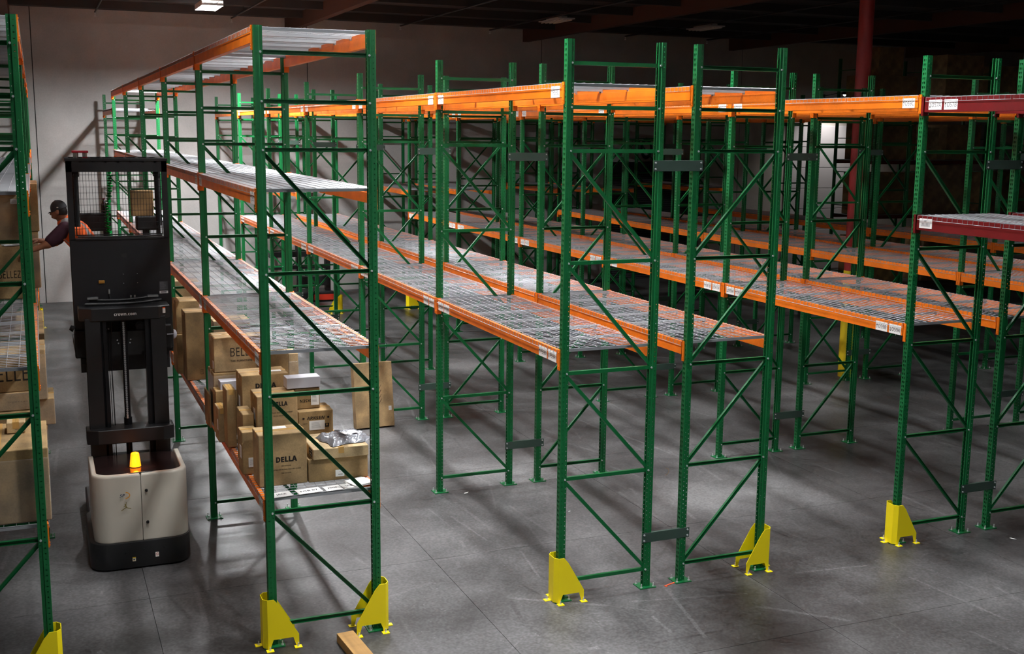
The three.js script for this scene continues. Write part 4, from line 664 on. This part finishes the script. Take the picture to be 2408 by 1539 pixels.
  const sk = [meshField(bodyF, [-2.05, 2.33, -4.85], [-0.95, 3.9, -4.1], 0.013), spin(meshField(headF, [-1.84, 3.76, -4.56], [-1.54, 4.06, -4.3], 0.005)), meshField(handF(wrL, dirL, up, V(0, 0, 1).cross(dirL).cross(dirL).normalize().negate()), [-2.2, 3.3, -4.4], [-1.9, 3.6, -4.12], 0.004), meshField(handF(wrR, dirR, up, V(0, 0, -1)), [-2.12, 3.42, -4.7], [-1.84, 3.68, -4.42], 0.004)];
  for (const g of sk) g.setAttribute('uv', new THREE.Float32BufferAttribute(new Float32Array(g.attributes.position.count * 2), 2));
  const t = thing('person', 'worker in orange vest and dark cap leaning out to a carton', 'person', null, O.toArray());
  const put = (name, g, mat, parent = t, label) => { g.translate(-O.x, -O.y, -O.z); return part(name, g, mat, parent, label); };
  const body = put('body', mergeGeometries(sk, false), std({ color: 0x9a664a, roughness: 0.6 }));
  const grow = (list, r, k = 0.04) => { const f = union(list, k); return (p) => f(p) - r; };
  const shirtF = grow([...torso, capsule(shL, shL.clone().lerp(elL, 0.8), 0.07, 0.062), capsule(shR, shR.clone().lerp(elR, 0.8), 0.07, 0.062), capsule(chest, neck, 0.07, 0.05)], 0.014);
  put('shirt', meshField(shirtF, [-1.9, 3.0, -4.85], [-0.95, 3.86, -4.1], 0.012), std({ color: 0x3a1526, roughness: 0.85 }), t, 'dark maroon short-sleeved shirt');
  put('trousers', meshField(grow(legF.concat([capsule(V(-1.16, 3.18, -4.4), V(-1.16, 3.18, -4.54), 0.12, 0.12)]), 0.016), [-1.4, 2.36, -4.8], [-0.9, 3.36, -4.15], 0.014), std({ color: 0x1d2026, roughness: 0.9 }), t, 'dark work trousers');
  for (const [, , c] of legs) { const g = rbx(c.x - 0.2, c.x + 0.07, 2.3, 2.43, c.z - 0.05, c.z + 0.05, 0.035, 3); put('shoe', g, M.blackMatte); }
  // vest with reflective bands and lime trim
  const arm = union([capsule(shL.clone().lerp(elL, 0.12), elL, 0.085, 0.08), capsule(shR.clone().lerp(elR, 0.12), elR, 0.085, 0.08)], 0.02), vt = grow([torso[0], torso[1], torso[2], capsule(chest, V(-1.575, 3.765, -4.45), 0.085, 0.078)], 0.026);
  const vg = meshField((p) => Math.max(vt(p), -arm(p)), [-1.8, 3.0, -4.8], [-0.95, 3.86, -4.1], 0.009);
  { const p = vg.attributes.position, col = new Float32Array(p.count * 3), ax = chest.clone().sub(hip).normalize(), q = new THREE.Vector3(); const O1 = [0.93, 0.14, 0.015], S1 = [0.42, 0.43, 0.44], Y1 = [0.55, 0.72, 0.06];
    for (let k = 0; k < p.count; k++) { q.set(p.getX(k), p.getY(k), p.getZ(k)); const s = q.clone().sub(hip).dot(ax), zz = Math.abs(q.z + 4.46); let c = O1; if ((s > 0.12 && s < 0.165) || (zz > 0.085 && zz < 0.13 && s > 0.2)) c = S1; else if ((s > 0.1 && s < 0.185) || (zz > 0.07 && zz < 0.145 && s > 0.4)) c = O1; if (s < 0.03) c = Y1; col.set(c, k * 3); }
    vg.setAttribute('color', new THREE.BufferAttribute(col, 3)); }
  put('safety_vest', vg, std({ vertexColors: true, roughness: 0.75 }), t, 'bright orange vest with grey reflective bands');
  put('hair', spin(meshField((p) => Math.max(ellipsoid(head.clone().add(V(0.012, -0.012, 0)), V(0.093, 0.106, 0.078), headRot)(p), -(p.x + 1.668 + (p.y - 3.9) * 0.3), p.y - 3.99, 3.862 - p.y), [-1.84, 3.76, -4.56], [-1.54, 4.06, -4.3], 0.006)), std({ color: 0x120d0b, roughness: 0.8 }));
  const tilt = new THREE.Matrix4().makeRotationFromEuler(headRot);
  const cap = new THREE.SphereGeometry(0.103, 28, 14, 0, Math.PI * 2, 0, Math.PI * 0.57); cap.scale(0.98, 0.98, 0.85); const brim = new THREE.CylinderGeometry(0.072, 0.075, 0.006, 24, 1, false, Math.PI, Math.PI); brim.scale(1.0, 1, 0.88); brim.translate(-0.08, -0.006, 0);
  const cg = merge([cap, brim, cyl([0, 0.1, 0], [0, 0.106, 0], 0.008, 0.006, 8)]); cg.applyMatrix4(tilt); cg.translate(head.x + 0.002, head.y + 0.022, head.z); spin(cg);
  const cm = put('cap', cg, std({ color: 0x36373a, roughness: 0.95, side: THREE.DoubleSide }), t, 'dark grey baseball cap'); put('cap_badge', spin(rbx(head.x + 0.03, head.x + 0.052, head.y + 0.03, head.y + 0.044, head.z + 0.077, head.z + 0.085, 0.003, 1)), M.paper, cm, 'small white badge');
  for (const s of [-1, 1]) put('eye', spin(new THREE.SphereGeometry(0.011, 10, 8).translate(-1.752, 3.902, -4.43 + s * 0.028)), M.blackMatte, body);
  put('tool_pouch', merge([bx(-1.46, -1.43, 3.13, 3.34, -4.3, -4.26), bx(-1.45, -1.4, 3.32, 3.36, -4.33, -4.25)]), M.blackMatte, t, 'black strap hanging from the waist');
}
single('packing_slip', (() => { const g = new THREE.PlaneGeometry(0.2, 0.22, 10, 10); g.rotateX(-Math.PI / 2); const p = g.attributes.position; for (let k = 0; k < p.count; k++) p.setY(k, 0.004 + 0.05 * Math.max(0, p.getX(k)) + 0.006 * Math.sin(p.getZ(k) * 30)); g.computeVertexNormals(); return g; })(), std({ color: 0xe6e7ea, roughness: 0.6, side: THREE.DoubleSide }), 'curled white packing slip on the BELLE carton', 'paper', null, [-2.2, 3.513, -4.47], 0.2);

// ---------------------------------------------------------------- far end of the hall
{ const d = structure('door_1', bx(16.0, 19.4, 0, 3.55, ZB, ZB + 0.06), M.black, 'dark slatted roll-up door in the end wall');
  { const l = []; for (let y = 0.02; y < 3.5; y += 0.075) l.push(bx(16.05, 19.35, y, y + 0.055, ZB + 0.06, ZB + 0.08)); part('slat_curtain', merge(l), std({ color: 0x55565a, roughness: 0.5, metalness: 0.3 }), d).userData.kind = 'stuff'; }
  part('roller_hood', rbx(15.9, 19.5, 3.55, 3.95, ZB, ZB + 0.3, 0.03, 2), M.black, d); part('guide_rail', bx(15.92, 16.04, 0, 3.6, ZB, ZB + 0.12), M.black, d); part('guide_rail', bx(19.36, 19.48, 0, 3.6, ZB, ZB + 0.12), M.black, d);
  const n = single('door_number', new THREE.TorusGeometry(0.26, 0.055, 8, 30), M.blackMatte, 'black painted ring numeral above the slatted door', 'sign', null, [17.38, 4.4, ZB + 0.03]); n.scale.set(0.72, 1.15, 0.3); }
{ const w = structure('door_2', bx(23.1, 26.2, 0, 5.25, ZB, ZB + 0.05), M.whiteBox, 'white sectional dock door in the end wall');
  for (let k = 0; k < 7; k++) part('door_section', rbx(23.15, 26.15, 0.02 + k * 0.745, 0.75 + k * 0.745, ZB + 0.05, ZB + 0.09, 0.01, 1), M.whiteBox, w);
  const t = thing('dock_lamp', 'small wall lamp over the white dock door', 'wall lamp', null, [24.6, 6.3, ZB]);
  part('arm', merge([bx(-0.06, 0.06, -0.06, 0.06, 0, 0.04), cyl([0, 0, 0.04], [0, 0.1, 1.2], 0.02, 0.02, 8)]), M.pipe, t); part('lamp_head', cyl([0, 0.12, 1.2], [0, 0.02, 1.2], 0.06, 0.14, 16), M.blackMatte, t);
  part('bulb', new THREE.SphereGeometry(0.05, 12, 8).translate(0, 0.02, 1.2), tubeOn, t);
  const s = new THREE.SpotLight(0xfff6ea, 24, 0, 1.0, 0.8, 2); s.position.set(0, -0.06, 1.2); s.target.position.set(0.1, -3.8, 0); s.castShadow = true; t.add(s, s.target); }
{ // parked lift truck against the wall beyond the P59 row
  const t = thing('parked_lift_truck', 'black parked lift truck with red base by the end wall', 'lift truck', null, [5.35, 0, -22.3]);
  part('mast_rail', bx(-0.42, -0.28, 0.1, 2.4, -0.1, 0.1), M.black, t); part('mast_rail', bx(0.42, 0.56, 0.1, 2.4, -0.1, 0.1), M.black, t);
  part('crossbar', bx(-1.2, 0.5, 1.3, 1.45, -0.12, 0.12), M.black, t); part('crossbar', bx(-1.2, 0.5, 0.95, 1.05, -0.12, 0.12), M.black, t); part('crossbar', bx(-0.4, 0.5, 0.45, 0.72, -0.14, 0.14), M.black, t);
  part('crossbar', bx(-1.5, 0.5, 1.85, 2.05, -0.12, 0.12), M.black, t);
  part('base', rbx(-0.45, 0.6, 0, 0.3, -0.5, 0.35, 0.04, 2), M.black, t); part('red_base_panel', bx(0.0, 0.62, 0.06, 0.22, 0.35, 0.38), std({ color: 0xc0321a, roughness: 0.5 }), t);
}
// dim storage at the right end
{ const gF = 'goods in the dim right-hand storage';
  const mk = (l, x, y, z, m, o = {}) => carton(l, gF, x, y, z, { mat: m, tape: 0, ...o });
  ['left end', 'second', 'third', 'right end'].forEach((n, k) => { const fr = thing('storage_rack_upright', `tall dim storage frame, ${n}, among dim cartons`, 'rack frame', gF, [22.9 + k * 2.7, 0, -21.2]);
    for (const z of [0, 1.1]) part('post', bx(-0.04, 0.04, 0, 7.4, z - 0.04, z + 0.04), M.green, fr);
    for (let y = 0.4; y < 7.2; y += 1.1) part('strut', bx(-0.015, 0.015, y, y + 0.03, 0.04, 1.06), M.green, fr); });
  for (const [y, n] of [[2.3, 'low'], [4.1, 'middle'], [5.7, 'top']]) for (let k = 0; k < 3; k++) { const bay = ['left', 'centre', 'right'][k], x = 22.94 + k * 2.7;
    for (const [z, w] of [[0, 'rear'], [1.1, 'front']]) single('storage_beam', bx(0.002, 2.618, -0.12, 0, -0.03, 0.03), M.red, `dark red ${w} ${n} beam in ${bay} bay of dim storage`, 'rack beam', gF, [x, y, -21.2 + z]);
    single('storage_shelf', bx(0.01, 2.61, 0, 0.02, -0.02, 1.12), M.wire, `grey ${n} shelf panel in ${bay} bay of dim storage`, 'shelf', gF, [x, y + 0.001, -21.2]); }
  mk('tan carton topping the far right storage stack', [23.6, 24.6], [6.85, 7.75], [-20.95, -20.15], CARD[1]);
  mk('brown carton carrying the tan carton, dim storage', [23.1, 25.2], [5.724, 6.848], [-21.1, -20.12], CARD[1]);
  mk('tall brown carton stack on the top storage level', [26.4, 28.0], [5.724, 7.6], [-21.1, -20.12], CARD[0]);
  mk('pale slatted crate on middle storage level', [25.7, 26.3], [4.124, 5.2], [-21.0, -20.15], CARD[3]);
  mk('brown carton on the middle storage level near column', [23.2, 25.3], [4.124, 5.4], [-21.1, -20.12], CARD[2]);
  mk('brown carton at right end of middle storage level', [26.6, 28.1], [4.124, 5.3], [-21.1, -20.12], CARD[1]);
  mk('silver film-wrapped pallet load on low storage level', [25.8, 27.6], [2.323, 3.95], [-21.1, -20.1], CARD[0], { film: 0.99 });
  mk('brown carton on low storage level by the column', [23.2, 25.4], [2.323, 3.7], [-21.1, -20.12], CARD[2]);
  mk('brown floor carton under the low storage level', [23.2, 25.2], [0, 1.6], [-21.1, -20.2], CARD[1]);
  mk('brown floor carton under the wrapped pallet load', [26.0, 28.0], [0, 1.8], [-21.1, -20.2], CARD[0]);
  mk('brown carton on low storage level, right end', [28.6, 30.6], [2.323, 3.7], [-21.1, -20.12], CARD[2]);
  mk('brown carton on top storage level, right end', [28.6, 30.6], [5.724, 7.3], [-21.1, -20.12], CARD[1]);
}
renderer.render(scene, camera);
